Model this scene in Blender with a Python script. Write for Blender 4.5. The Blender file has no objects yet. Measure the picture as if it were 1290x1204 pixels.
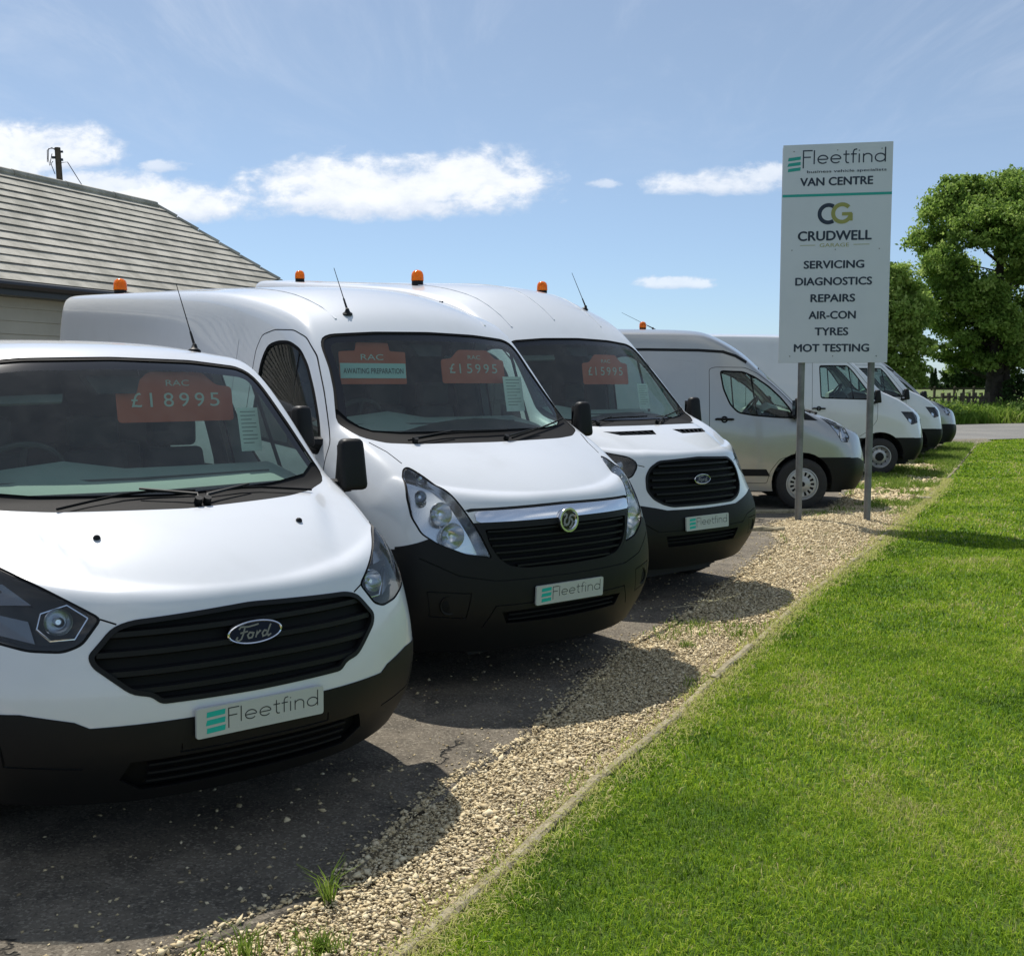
import bpy, bmesh, math, random
import numpy as np
from mathutils import Vector, Matrix
from mathutils.bvhtree import BVHTree
from mathutils.interpolate import poly_3d_calc
import mathutils.geometry as mgeo
random.seed(7); rng = np.random.default_rng(7)
SC = bpy.context.scene
C = SC.collection
R = math.radians
# ------------------------------------------------------------------ camera
CAMH = 1.76; FPX = 1390.0
cd = bpy.data.cameras.new('camera'); cd.sensor_fit = 'HORIZONTAL'; cd.sensor_width = 36; cd.lens = FPX / 1290 * 36
cd.clip_start = .05; cd.clip_end = 6000
cam = bpy.data.objects.new('camera', cd); C.objects.link(cam); SC.camera = cam
cam.location = (0, 0, CAMH); cam.rotation_euler = (R(90) - math.atan((602 - 482) / FPX), 0, 0)
# ------------------------------------------------------------------ sun: shadows fall along (.40, -.52) per metre of height
SX, SY = .33, -.53
sun_el = math.atan2(1, math.hypot(SX, SY)); sun_az = math.atan2(-SX, -SY)      # azimuth from +Y towards +X
sl = bpy.data.lights.new('sun', 'SUN'); sl.energy = 4.3; sl.angle = R(.53); sl.color = (1, .955, .88)
sun = bpy.data.objects.new('sun', sl); C.objects.link(sun); sun.location = (-20, 30, 50)
sun.rotation_euler = Vector((SX, SY, -1)).to_track_quat('-Z', 'Y').to_euler()
# ------------------------------------------------------------------ world
SC.view_settings.view_transform = 'Standard'; SC.view_settings.look = 'None'; SC.view_settings.gamma = 1
SC.view_settings.use_curve_mapping = False; SC.view_settings.exposure = .44
class NT:
    def __init__(s, tree): s.t = tree; s.t.nodes.clear()
    def n(s, typ, **k):
        nd = s.t.nodes.new(typ)
        for a, b in k.items(): setattr(nd, a, b)
        return nd
    def l(s, a, b): s.t.links.new(a, b)
    def val(s, sock, v):
        if isinstance(v, bpy.types.NodeSocket): s.l(v, sock)
        else: sock.default_value = v
    def m(s, op, a, b=0.0, c=0.0, clamp=False):
        nd = s.n('ShaderNodeMath', operation=op, use_clamp=clamp)
        s.val(nd.inputs[0], a); s.val(nd.inputs[1], b); s.val(nd.inputs[2], c); return nd.outputs[0]
    def ss(s, v, a, b, lo=0.0, hi=1.0):
        nd = s.n('ShaderNodeMapRange', interpolation_type='SMOOTHSTEP')
        s.val(nd.inputs[0], v); nd.inputs[1].default_value = a; nd.inputs[2].default_value = b
        nd.inputs[3].default_value = lo; nd.inputs[4].default_value = hi; return nd.outputs[0]
    def noise(s, vec, scale, detail=4, rough=.55, dist=0, out=0):
        nd = s.n('ShaderNodeTexNoise'); 
        if vec is not None: s.l(vec, nd.inputs['Vector'])
        nd.inputs['Scale'].default_value = scale; nd.inputs['Detail'].default_value = detail
        nd.inputs['Roughness'].default_value = rough; nd.inputs['Distortion'].default_value = dist
        return nd.outputs[out]
    def mix(s, f, a, b):
        nd = s.n('ShaderNodeMix', data_type='RGBA'); s.val(nd.inputs[0], f)
        for i, v in ((6, a), (7, b)):
            if isinstance(v, bpy.types.NodeSocket): s.l(v, nd.inputs[i])
            else: nd.inputs[i].default_value = (*v, 1) if len(v) == 3 else v
        return nd.outputs[2]
W = bpy.data.worlds.new('World'); SC.world = W; W.use_nodes = True
w = NT(W.node_tree)
sky = w.n('ShaderNodeTexSky', sky_type='NISHITA'); sky.sun_disc = False; sky.sun_elevation = sun_el; sky.sun_rotation = sun_az
sky.altitude = 60; sky.air_density = .75; sky.dust_density = .45; sky.ozone_density = 1.7
tc = w.n('ShaderNodeTexCoord'); sp = w.n('ShaderNodeSeparateXYZ'); w.l(tc.outputs['Generated'], sp.inputs[0])
dx, dy, dz = sp.outputs
sy_ = w.m('MAXIMUM', dy, .02)
u = w.m('DIVIDE', dx, sy_); v = w.m('DIVIDE', dz, sy_)
uv = w.n('ShaderNodeCombineXYZ'); w.l(u, uv.inputs[0]); w.l(w.m('MULTIPLY', v, 1.7), uv.inputs[1])
n1 = w.noise(uv.outputs[0], 13, 8, .62, .25); n2 = w.noise(uv.outputs[0], 52, 6, .65, .2)
nn = w.m('ADD', w.m('MULTIPLY', w.m('SUBTRACT', n1, .5), 4.2), w.m('MULTIPLY', w.m('SUBTRACT', n2, .5), 1.9))
def pxu(px, py):
    a = math.atan((602 - 482) / FPX); f_, u_ = math.cos(a), math.sin(a)
    X = (px - 645) / FPX; Y = (py - 602) / FPX
    d = (X, math.cos(a) - Y * math.sin(a), -math.sin(a) - Y * math.cos(a))
    return d[0] / d[1], d[2] / d[1]
mask = None; shade = None
for (px, py, a, bu, bd, wt) in ((480, 250, 185, 52, 24, 1), (585, 228, 115, 38, 30, 1), (400, 232, 85, 34, 26, .9), (905, 236, 85, 22, 12, .9), (965, 226, 50, 18, 14, .8), (60, 196, 90, 42, 22, 1), (-40, 205, 120, 50, 60, 1),
        (210, 262, 125, 32, 20, 1), (110, 240, 110, 28, 30, .9), (847, 358, 46, 10, 6, .75), (757, 233, 24, 7, 5, .6), (208, 211, 36, 9, 6, .7)):
    u0, v0 = pxu(px, py); A_ = a / FPX; 
    du = w.m('DIVIDE', w.m('SUBTRACT', u, u0), A_); dv = w.m('SUBTRACT', v, v0)
    dvp = w.m('DIVIDE', w.m('MAXIMUM', dv, 0), bu / FPX); dvn = w.m('DIVIDE', w.m('MINIMUM', dv, 0), bd / FPX)
    r2 = w.m('ADD', w.m('MULTIPLY', du, du), w.m('ADD', w.m('MULTIPLY', dvp, dvp), w.m('MULTIPLY', dvn, dvn)))
    e = w.m('MULTIPLY', w.ss(w.m('SUBTRACT', w.m('ADD', w.m('SUBTRACT', 1.0, r2), w.m('MULTIPLY', nn, .8 if a > 60 else 1.25)), 0), -.5, .70), wt)
    mask = e if mask is None else w.m('MAXIMUM', mask, e)
    s_ = w.m('MULTIPLY', e, w.ss(w.m('ADD', dvn, w.m('MULTIPLY', nn, .6)), -1.0, .4, .0, 1.0))
    shade = s_ if shade is None else w.m('MAXIMUM', shade, s_)
mask = w.m('MULTIPLY', mask, w.ss(dy, .02, .2))
# the same kind of fair-weather cloud goes on all round, and thin high cirrus above
elev = w.m('MAXIMUM', dz, .03)
pl = w.n('ShaderNodeCombineXYZ'); w.l(w.m('DIVIDE', dx, elev), pl.inputs[0]); w.l(w.m('DIVIDE', dy, elev), pl.inputs[1])
c1 = w.noise(pl.outputs[0], .42, 6, .6, .2)
outside = w.m('SUBTRACT', 1.0, w.ss(dy, .25, .65))
amb = w.m('MULTIPLY', w.m('MULTIPLY', w.ss(c1, .54, .66), outside), w.ss(dz, .03, .12))
mp = w.n('ShaderNodeMapping'); mp.inputs['Rotation'].default_value = (0, 0, R(-32)); mp.inputs['Scale'].default_value = (1.1, .32, 1)
w.l(pl.outputs[0], mp.inputs[0])
ci = w.noise(mp.outputs[0], 1.5, 7, .66, .6)
cir = w.m('MULTIPLY', w.m('MULTIPLY', w.ss(ci, .42, .82), w.ss(dz, .14, .30)), .42)
lw = w.m('MULTIPLY', w.ss(dz, .20, .0), .25)
skyc = w.n('ShaderNodeVectorMath', operation='MULTIPLY'); w.l(sky.outputs[0], skyc.inputs[0]); skyc.inputs[1].default_value = (.95, 1.0, .985)
hzt = w.n('ShaderNodeVectorMath', operation='MULTIPLY'); w.l(skyc.outputs[0], hzt.inputs[0]); w.l(w.mix(w.ss(dz, .0, .30), (.86, .97, 1.12), (1, 1, 1)), hzt.inputs[1])
hz2 = w.mix(.24, hzt.outputs[0], (5.2, 6.1, 7.3))
base = w.mix(cir, hz2, (6.6, 7.2, 8.3))
cl = w.mix(shade, (6.0, 6.7, 7.9), (8.9, 9.1, 9.4))
m1 = w.mix(w.m('MULTIPLY', mask, .93), base, cl)
m2 = w.mix(amb, m1, (8.6, 8.9, 9.3))
bg = w.n('ShaderNodeBackground'); w.l(m2, bg.inputs[0]); bg.inputs[1].default_value = .086
wo = w.n('ShaderNodeOutputWorld'); w.l(bg.outputs[0], wo.inputs[0])

# ------------------------------------------------------------------ helpers
def tag(o, label=None, cat=None, group=None, kind=None):
    if label: o['label'] = label
    if cat: o['category'] = cat
    if group: o['group'] = group
    if kind: o['kind'] = kind
    return o
def mesh_from(vs, fs, name='m'):
    m = bpy.data.meshes.new(name); m.from_pydata([tuple(v) for v in vs], [], fs); m.update(); return m
def link(name, me, mats=None, parent=None, smooth=False):
    o = bpy.data.objects.new(name, me); C.objects.link(o); me.name = name
    if mats is not None:
        for m in (mats if isinstance(mats, (list, tuple)) else [mats]): me.materials.append(m)
    if smooth: me.polygons.foreach_set('use_smooth', [True] * len(me.polygons))
    if parent: o.parent = parent
    return o
def empty(name, loc=(0, 0, 0), rz=0, parent=None):
    o = bpy.data.objects.new(name, None); C.objects.link(o); o.location = loc; o.rotation_euler = (0, 0, rz); o.empty_display_size = .2
    if parent: o.parent = parent
    return o
class MB:                      # mesh collector
    def __init__(s): s.v = []; s.f = []; s.mi = []
    def add(s, vs, fs, mi=0):
        n = len(s.v); s.v += [tuple(p) for p in vs]; s.f += [tuple(i + n for i in f) for f in fs]; s.mi += [mi] * len(fs)
    def box(s, c, d, rot=None, mi=0):
        x, y, z = d[0] / 2, d[1] / 2, d[2] / 2
        vs = [Vector(p) for p in ((-x,-y,-z),(x,-y,-z),(x,y,-z),(-x,y,-z),(-x,-y,z),(x,-y,z),(x,y,z),(-x,y,z))]
        if rot is not None: vs = [rot @ p for p in vs]
        c = Vector(c); s.add([p + c for p in vs], [(0,3,2,1),(4,5,6,7),(0,1,5,4),(1,2,6,5),(2,3,7,6),(3,0,4,7)], mi)
    def hexa(s, b, t, mi=0):   # b, t: 4 corners each
        s.add(list(b) + list(t), [(0,3,2,1),(4,5,6,7),(0,1,5,4),(1,2,6,5),(2,3,7,6),(3,0,4,7)], mi)
    def tube(s, pts, r, n=8, mi=0, cap=True):
        pts = [Vector(p) for p in pts]; k = len(pts)
        rr = r if isinstance(r, (list, tuple)) else [r] * k
        base = len(s.v); up = None
        for i, p in enumerate(pts):
            d = (pts[min(i + 1, k - 1)] - pts[max(i - 1, 0)]).normalized()
            if up is None: up = Vector((0, 0, 1)) if abs(d.z) < .9 else Vector((1, 0, 0))
            a = d.cross(up).normalized(); b = a.cross(d).normalized(); up = b
            for q in range(n):
                t = 2 * math.pi * q / n; s.v.append(tuple(p + (a * math.cos(t) + b * math.sin(t)) * rr[i]))
        for i in range(k - 1):
            for q in range(n):
                s.f.append((base + i * n + q, base + i * n + (q + 1) % n, base + (i + 1) * n + (q + 1) % n, base + (i + 1) * n + q)); s.mi.append(mi)
        if cap:
            s.f.append(tuple(base + q for q in range(n))[::-1]); s.f.append(tuple(base + (k - 1) * n + q for q in range(n))); s.mi += [mi, mi]
    def lathe(s, prof, o, ax, n=32, mi=0, mis=None, jag=None):   # prof: (along axis, radius)
        ax = Vector(ax).normalized(); a = ax.orthogonal().normalized(); b = ax.cross(a); o = Vector(o); base = len(s.v)
        for (h, r) in prof:
            for q in range(n):
                t = 2 * math.pi * q / n; s.v.append(tuple(o + ax * h + (a * math.cos(t) + b * math.sin(t)) * r))
        for i in range(len(prof) - 1):
            for q in range(n):
                s.f.append((base + i * n + q, base + i * n + (q + 1) % n, base + (i + 1) * n + (q + 1) % n, base + (i + 1) * n + q)); s.mi.append(mis[i] if mis else mi)
    def build(s, name, mats, parent=None, smooth=False):
        me = mesh_from(s.v, s.f, name); o = link(name, me, mats, parent, smooth)
        if any(s.mi): me.polygons.foreach_set('material_index', s.mi)
        if smooth:
            try: me.set_sharp_from_angle(angle=R(38))
            except Exception: pass
        return o
def bulk(name, vs, fs, mats, parent=None, mi=None, smooth=False, tint=None):
    vs = np.asarray(vs, np.float32); fs = np.asarray(fs, np.int32); k = fs.shape[1]
    me = bpy.data.meshes.new(name); me.vertices.add(len(vs)); me.vertices.foreach_set('co', vs.ravel())
    me.loops.add(fs.size); me.loops.foreach_set('vertex_index', fs.ravel())
    me.polygons.add(len(fs)); me.polygons.foreach_set('loop_start', np.arange(0, fs.size, k, dtype=np.int32))
    try: me.polygons.foreach_set('loop_total', np.full(len(fs), k, np.int32))
    except Exception: pass
    if mi is not None: me.polygons.foreach_set('material_index', np.asarray(mi, np.int32))
    me.update(calc_edges=True)
    if tint is not None:
        at = me.attributes.new('tint', 'FLOAT', 'POINT'); at.data.foreach_set('value', np.asarray(tint, np.float32))
    return link(name, me, mats, parent, smooth)
# ------------------------------------------------------------------ materials
def pbsdf(name, col, rough=.5, metal=0, coat=0, spec=.5, bump=None, colvar=None):
    m = bpy.data.materials.new(name); m.use_nodes = True; t = NT(m.node_tree)
    b = t.n('ShaderNodeBsdfPrincipled'); o = t.n('ShaderNodeOutputMaterial'); t.l(b.outputs[0], o.inputs[0])
    b.inputs['Base Color'].default_value = (*col, 1); b.inputs['Roughness'].default_value = rough; b.inputs['Metallic'].default_value = metal
    b.inputs['Coat Weight'].default_value = coat; b.inputs['Coat Roughness'].default_value = .04; b.inputs['Specular IOR Level'].default_value = spec
    tcn = t.n('ShaderNodeTexCoord')
    if colvar:                 # (scale, second colour, lo, hi)
        nz = t.noise(tcn.outputs['Object'], colvar[0], 6, .62)
        t.l(t.mix(t.ss(nz, colvar[2], colvar[3]), col, colvar[1]), b.inputs['Base Color'])
    if bump:
        nz = t.noise(tcn.outputs['Object'], bump[0], 5, .6); bp = t.n('ShaderNodeBump'); bp.inputs['Strength'].default_value = bump[1]
        bp.inputs['Distance'].default_value = bump[2]; t.l(nz, bp.inputs['Height']); t.l(bp.outputs[0], b.inputs['Normal'])
    return m
def glassmat(name, tint, ior=1.5, rough=0.0, dust=.03):
    m = bpy.data.materials.new(name); m.use_nodes = True; t = NT(m.node_tree)
    tr = t.n('ShaderNodeBsdfTransparent'); tr.inputs[0].default_value = (*tint, 1)
    gl = t.n('ShaderNodeBsdfGlossy'); gl.inputs['Roughness'].default_value = rough
    lw_ = t.n('ShaderNodeLayerWeight'); lw_.inputs[0].default_value = .5
    fr_ = t.m('ADD', t.m('MULTIPLY', t.m('POWER', lw_.outputs['Facing'], 5.0), .92), .05)
    mx = t.n('ShaderNodeMixShader'); t.l(fr_, mx.inputs[0]); t.l(tr.outputs[0], mx.inputs[1]); t.l(gl.outputs[0], mx.inputs[2])
    df = t.n('ShaderNodeBsdfDiffuse'); df.inputs[0].default_value = (.6, .6, .57, 1)
    tcn = t.n('ShaderNodeTexCoord'); nz = t.noise(tcn.outputs['Object'], 9, 8, .75)
    mx2 = t.n('ShaderNodeMixShader'); t.l(t.ss(nz, .3, .75, dust * .6, dust * 1.4), mx2.inputs[0]); t.l(mx.outputs[0], mx2.inputs[1]); t.l(df.outputs[0], mx2.inputs[2])
    o = t.n('ShaderNodeOutputMaterial'); t.l(mx2.outputs[0], o.inputs[0]); return m
M = {}
M['white'] = pbsdf('white_paint', (.63, .65, .68), .30, 0, .9, bump=(220, .012, .001), colvar=(2.2, (.575, .59, .61), .45, .85))
M['silver'] = pbsdf('silver_paint', (.37, .375, .37), .36, .65, .9, colvar=(2.5, (.34, .34, .335), .45, .8))
M['plastic'] = pbsdf('black_plastic', (.0065, .007, .008), .52, bump=(350, .12, .001), colvar=(4, (.011, .011, .011), .5, .8), spec=.24)
M['gloss'] = pbsdf('gloss_black', (.008, .008, .009), .12)
M['rubber'] = pbsdf('rubber', (.008, .008, .0085), .7, spec=.12)
M['matt'] = pbsdf('matt_black_plastic', (.006, .0065, .007), .75, spec=.2)
M['tyre'] = pbsdf('tyre_rubber', (.022, .021, .020), .8, bump=(60, .3, .004), colvar=(9, (.05, .046, .04), .5, .8))
M['gap'] = pbsdf('panel_gap_shade', (.02, .02, .02), .8)
M['dark'] = pbsdf('dark_lining', (.03, .031, .033), .9)
M['dash'] = pbsdf('dash_vinyl', (.30, .33, .31), .75, bump=(300, .15, .001), colvar=(3, (.25, .27, .255), .4, .8))
M['dashd'] = pbsdf('dash_dark_vinyl', (.05, .052, .052), .7)
M['seat'] = pbsdf('seat_fabric', (.045, .047, .05), .95, bump=(400, .3, .002))
M['headlin'] = pbsdf('grey_headlining', (.20, .21, .21), .95)
M['chrome'] = pbsdf('chrome', (.70, .71, .74), .12, 1)
M['script'] = pbsdf('badge_silver_print', (.22, .225, .235), .4)
M['chromed'] = pbsdf('satin_reflector', (.62, .64, .66), .18, 1)
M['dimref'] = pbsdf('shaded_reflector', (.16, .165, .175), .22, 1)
M['steel'] = pbsdf('steel_rim', (.42, .42, .41), .42, .6, colvar=(12, (.30, .29, .27), .5, .8))
M['glass'] = glassmat('window_glass', (.66, .80, .74), dust=.03)
M['lens'] = glassmat('headlight_lens', (.92, .94, .95), dust=.02)
M['amberlens'] = pbsdf('indicator_amber', (.75, .22, .03), .2)
M['plate'] = pbsdf('plate_white', (.45, .48, .46), .35)
M['ink'] = pbsdf('ink_dark', (.02, .025, .03), .5)
M['teal'] = pbsdf('ink_teal', (.0, .42, .34), .45)
M['navy'] = pbsdf('sign_navy', (.010, .020, .042), .5)
M['gold'] = pbsdf('sign_olive', (.27, .27, .07), .5)
M['signteal'] = pbsdf('sign_teal', (.01, .30, .25), .5)
M['signgrey'] = pbsdf('sign_grey', (.20, .21, .20), .5)
M['signface'] = pbsdf('sign_panel_white', (.55, .58, .62), .42, colvar=(1.2, (.50, .53, .57), .4, .8))
M['orange'] = pbsdf('card_orange', (.50, .095, .045), .6)
M['cardtext'] = pbsdf('card_print_pale', (.50, .52, .50), .6)
M['cardblue'] = pbsdf('card_pale_blue', (.45, .58, .60), .6)
M['paper'] = pbsdf('paper_white', (.72, .74, .72), .7, colvar=(14, (.62, .64, .62), .5, .7))
M['fordblue'] = pbsdf('badge_blue', (.008, .012, .035), .5, 0, 0, .2)
M['post'] = pbsdf('galvanised_post', (.19, .195, .195), .5, .3, colvar=(6, (.13, .135, .13), .4, .7), bump=(60, .2, .002))
m = bpy.data.materials.new('amber_beacon'); m.use_nodes = True; t = NT(m.node_tree)
b = t.n('ShaderNodeBsdfPrincipled'); b.inputs['Base Color'].default_value = (.95, .20, .01, 1); b.inputs['Roughness'].default_value = .12
b.inputs['Transmission Weight'].default_value = .45; b.inputs['IOR'].default_value = 1.3
o = t.n('ShaderNodeOutputMaterial'); t.l(b.outputs[0], o.inputs[0]); M['beacon'] = m
# ---------------------------------------------------------------- van bodies
COLS = (-1, -.86, -.5, 0, .5, .86, 1)
def smooth_body(spec, level=3):
    W = spec['W']; belt = spec['belt']; rows0 = spec['rows0']; rowsR = spec['rowsR']
    st = spec['stations']; nc = len(COLS); nr = len(rows0)
    zs0 = st[0][4]; zsR = spec['zsR']
    verts = []; idx = {}
    def put(key, p):
        if key in idx: return idx[key]
        idx[key] = len(verts); verts.append(Vector(p)); return idx[key]
    def sidept(k, i, s):
        Xc, zc, Xs, ys, zs = st[k][:5]
        if k == 0:
            return (spec['cX'][i], s * spec['cY'][i], spec['cZ'][i])
        f = min(1, max(0, (zs - zs0) / (zsR - zs0)))
        z = rows0[i] + (rowsR[i] - rows0[i]) * f
        if i == nr - 1: return (Xs, s * ys, zs)
        z0 = rows0[0]
        z = min(z, zs - .05 * (nr - 1 - i))
        Xb = st[k][5] if len(st[k]) > 5 else Xs
        fr = (z - z0) / (zs - z0)
        X = Xb + (Xs - Xb) * max(0, fr) ** 1.0
        ym = W - spec.get('taper', .05) * max(0, min(1, (X + 1.0) / .7)) ** 1.5
        zm = min(belt, zs - .22)
        if z > zm:
            q = (z - zm) / (zs - zm); y = ym - (ym - ys) * q ** spec.get('tum', 1.35)
        else:
            y = ym - .05 * ((zm - z) / (zm - z0)) ** 2
        return (X, s * y, z)
    def toppt(k, t):
        Xc, zc, Xs, ys, zs = st[k][:5]; p = st[k][6] if len(st[k]) > 6 else 3
        a = abs(t)
        return (Xc + (Xs - Xc) * a ** 2.2, t * ys, zc + (zs - zc) * a ** p)
    def frontpt(i, t):
        a = abs(t)
        return (spec['fX'][i] + (spec['cX'][i] - spec['fX'][i]) * a ** spec.get('pc', 2.8), t * spec['cY'][i],
                rows0[i] + (spec['cZ'][i] - rows0[i]) * a ** 2)
    faces = []
    K = len(st)
    def V(k, j=None, i=None, s=None):
        # top grid vertex (k, j) or side vertex (k, i, s)
        if j is not None:
            if j == 0: return V(k, i=nr - 1, s=-1)
            if j == nc - 1: return V(k, i=nr - 1, s=1)
            return put(('t', k, j), toppt(k, COLS[j]))
        return put(('s', k, i, s), sidept(k, i, s))
    def FV(i, j):
        if i == nr - 1:
            return V(0, j=j)
        if j == 0: return V(0, i=i, s=-1)
        if j == nc - 1: return V(0, i=i, s=1)
        return put(('f', i, j), frontpt(i, COLS[j]))
    for k in range(K - 1):
        for j in range(nc - 1):
            faces.append((V(k, j=j), V(k, j=j + 1), V(k + 1, j=j + 1), V(k + 1, j=j)))
        for i in range(nr - 1):
            faces.append((V(k, i=i, s=1), V(k + 1, i=i, s=1), V(k + 1, i=i + 1, s=1), V(k, i=i + 1, s=1)))
            faces.append((V(k, i=i, s=-1), V(k, i=i + 1, s=-1), V(k + 1, i=i + 1, s=-1), V(k + 1, i=i, s=-1)))
    for i in range(nr - 1):
        for j in range(nc - 1):
            faces.append((FV(i, j), FV(i, j + 1), FV(i + 1, j + 1), FV(i + 1, j)))
    # rear face
    def RV(i, j):
        if i == nr - 1: return V(K - 1, j=j)
        if j == 0: return V(K - 1, i=i, s=-1)
        if j == nc - 1: return V(K - 1, i=i, s=1)
        a = sidept(K - 1, i, 1); t = COLS[j]
        return put(('r', i, j), (a[0] - .04 * (1 - t * t), t * a[1], a[2]))
    for i in range(nr - 1):
        for j in range(nc - 1):
            faces.append((RV(i, j), RV(i + 1, j), RV(i + 1, j + 1), RV(i, j + 1)))
    target = [v.copy() for v in verts]; cage = [v.copy() for v in verts]; n = len(verts)
    me = mesh_from(cage, faces); ob = bpy.data.objects.new('tmp', me); C.objects.link(ob)
    md = ob.modifiers.new('s', 'SUBSURF'); md.levels = 1; md.render_levels = 1; md.use_limit_surface = True
    dg = bpy.context.evaluated_depsgraph_get()
    for it in range(2):
        dg.update(); ev = ob.evaluated_get(dg).to_mesh()
        for q in range(n):
            cage[q] += .62 * (target[q] - ev.vertices[q].co)
        for q in range(n): me.vertices[q].co = cage[q]
        me.update()
    md.levels = level; dg.update()
    ev = ob.evaluated_get(dg).to_mesh()
    vs = [v.co.copy() for v in ev.vertices]; fs = [tuple(p.vertices) for p in ev.polygons]
    bpy.data.objects.remove(ob)
    out = mesh_from(vs, fs); bm = bmesh.new(); bm.from_mesh(out)
    bmesh.ops.recalc_face_normals(bm, faces=bm.faces)
    c = Vector((-2.5, 0, 1)); f = max(bm.faces, key=lambda f: f.calc_center_median().z)
    if f.normal.z < 0: bmesh.ops.reverse_faces(bm, faces=bm.faces)
    bm.verts.ensure_lookup_table()
    cr = spec.get('crease')
    if cr:                      # raised centre panel of the bonnet
        xb, yb, xf_, yf, h, wd = cr
        for v in bm.verts:
            x = v.co.x
            if xb - .1 < x < -.02 and v.co.z > .85:
                t = min(1, max(0, (x - xb) / (xf_ - xb))); ye = yb + (yf - yb) * t; e = min(1, max(0, (ye + wd - abs(v.co.y)) / (2 * wd))); e = e * e * (3 - 2 * e)
                fade = min(1, max(0, (-.12 - x) / .42)) * min(1, max(0, (x - xb + .1) / .2)); v.co.z += h * e * fade
        bm.normal_update()
    return bm

CUSTOM = dict(crease=(-.80,.70,-.20,.44,.022,.035), W=.985, belt=1.10, zsR=1.93,
    pc=3.0, rows0=[.235,.39,.55,.72,.88,.97,1.0], rowsR=[.24,.50,.85,1.2,1.55,1.80,1.93],
    fX=[-.10,-.02,0,-.02,-.055,-.10,-.13], cX=[-.44,-.36,-.34,-.37,-.43,-.49,-.52], cY=[.86,.90,.92,.915,.895,.855,.83], cZ=[.25,.40,.58,.76,.95,1.07,1.11],
    stations=[(-.13,1.0,-.52,.83,1.11,-.5,3),(-.19,1.034,-.575,.836,1.127,-.56,3),(-.40,1.14,-.74,.87,1.19,-.72,3),(-.74,1.25,-.97,.88,1.29,-1.0,2.5),(-.85,1.31,-1.06,.855,1.35,-1.2,2.5),
      (-1.15,1.60,-1.30,.82,1.60,-1.5,3),(-1.50,1.875,-1.62,.785,1.84,-1.85,3),(-1.75,1.945,-1.88,.77,1.88,-2.1,3),(-2.3,1.985,-2.35,.79,1.915,-2.5,3.5),
      (-3.5,1.985,-3.5,.80,1.92,-3.5,4),(-4.75,1.95,-4.75,.80,1.89,-4.75,4),(-4.93,1.88,-4.93,.78,1.82,-4.93,3)])
CUSTOMH = dict(CUSTOM); CUSTOMH.update(zsR=2.3, rowsR=[.24,.50,.85,1.22,1.70,2.1,2.3],
    stations=CUSTOM['stations'][:5]+[(-1.15,1.60,-1.30,.81,1.58,-1.5,3),(-1.48,1.90,-1.62,.78,1.85,-1.85,3),(-1.75,2.13,-1.88,.78,2.07,-2.1,3),(-2.2,2.35,-2.25,.78,2.25,-2.5,3.5),
      (-2.8,2.41,-2.8,.78,2.3,-2.8,4),(-5.1,2.41,-5.1,.78,2.3,-5.1,4),(-5.3,2.3,-5.3,.76,2.2,-5.3,3)])
MOVANO = dict(W=1.035, belt=1.25, zsR=2.36,
    rows0=[.24,.45,.65,.85,1.0,1.10,1.13], rowsR=[.26,.55,.95,1.35,1.80,2.16,2.36],
    pc=3.2, fX=[-.10,-.01,0,-.015,-.03,-.08,-.115], cX=[-.42,-.32,-.31,-.34,-.40,-.465,-.50], cY=[.90,.955,.965,.955,.925,.885,.86], cZ=[.26,.47,.68,.88,1.06,1.19,1.23],
    stations=[(-.115,1.13,-.50,.87,1.23,-.5,3),(-.165,1.162,-.54,.874,1.248,-.55,3),(-.40,1.29,-.70,.89,1.34,-.75,3),(-.72,1.41,-1.0,.91,1.48,-1.05,2.5),(-.83,1.48,-1.1,.91,1.54,-1.25,2.5),
      (-1.12,1.78,-1.3,.87,1.78,-1.45,3),(-1.42,2.09,-1.54,.83,2.05,-1.75,3),(-1.62,2.26,-1.76,.83,2.18,-1.95,2.6),(-1.95,2.385,-2.08,.845,2.255,-2.2,2.6),(-2.25,2.44,-2.32,.86,2.30,-2.4,2.8),
      (-2.8,2.475,-2.82,.89,2.375,-2.85,3.5),(-3.9,2.515,-3.9,.91,2.44,-3.9,4.5),(-5.95,2.60,-5.95,.915,2.53,-5.95,5),(-6.10,2.56,-6.10,.90,2.49,-6.10,4)])
TRANSIT = dict(crease=(-.78,.66,-.25,.50,.030,.04), W=1.03, belt=1.25, zsR=2.62,
    pc=3.1, rows0=[.28,.48,.68,.86,1.03,1.175,1.21], rowsR=[.28,.6,1.0,1.4,1.9,2.36,2.62],
    fX=[-.12,-.01,0,-.03,-.06,-.11,-.14], cX=[-.38,-.29,-.29,-.37,-.44,-.495,-.52], cY=[.90,.965,.975,.955,.92,.878,.86], cZ=[.30,.50,.70,.88,1.07,1.225,1.26],
    stations=[(-.14,1.21,-.52,.86,1.26,-.5,3),(-.19,1.238,-.565,.865,1.277,-.56,3),(-.42,1.33,-.72,.89,1.37,-.75,3),(-.74,1.415,-.98,.91,1.47,-1.05,2.5),(-.86,1.48,-1.08,.91,1.54,-1.25,2.5),
      (-1.16,1.80,-1.32,.875,1.80,-1.45,3),(-1.50,2.14,-1.62,.84,2.10,-1.75,3),(-1.75,2.37,-1.88,.85,2.29,-1.95,2.6),(-2.1,2.575,-2.2,.865,2.42,-2.2,2.6),(-2.42,2.665,-2.48,.875,2.485,-2.5,2.8),
      (-2.95,2.73,-2.97,.89,2.60,-3.0,3.5),(-4.0,2.80,-4.0,.91,2.71,-4.0,4.5),(-5.75,2.94,-5.75,.915,2.86,-5.75,5),(-5.93,2.90,-5.93,.90,2.82,-5.93,4)])
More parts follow.
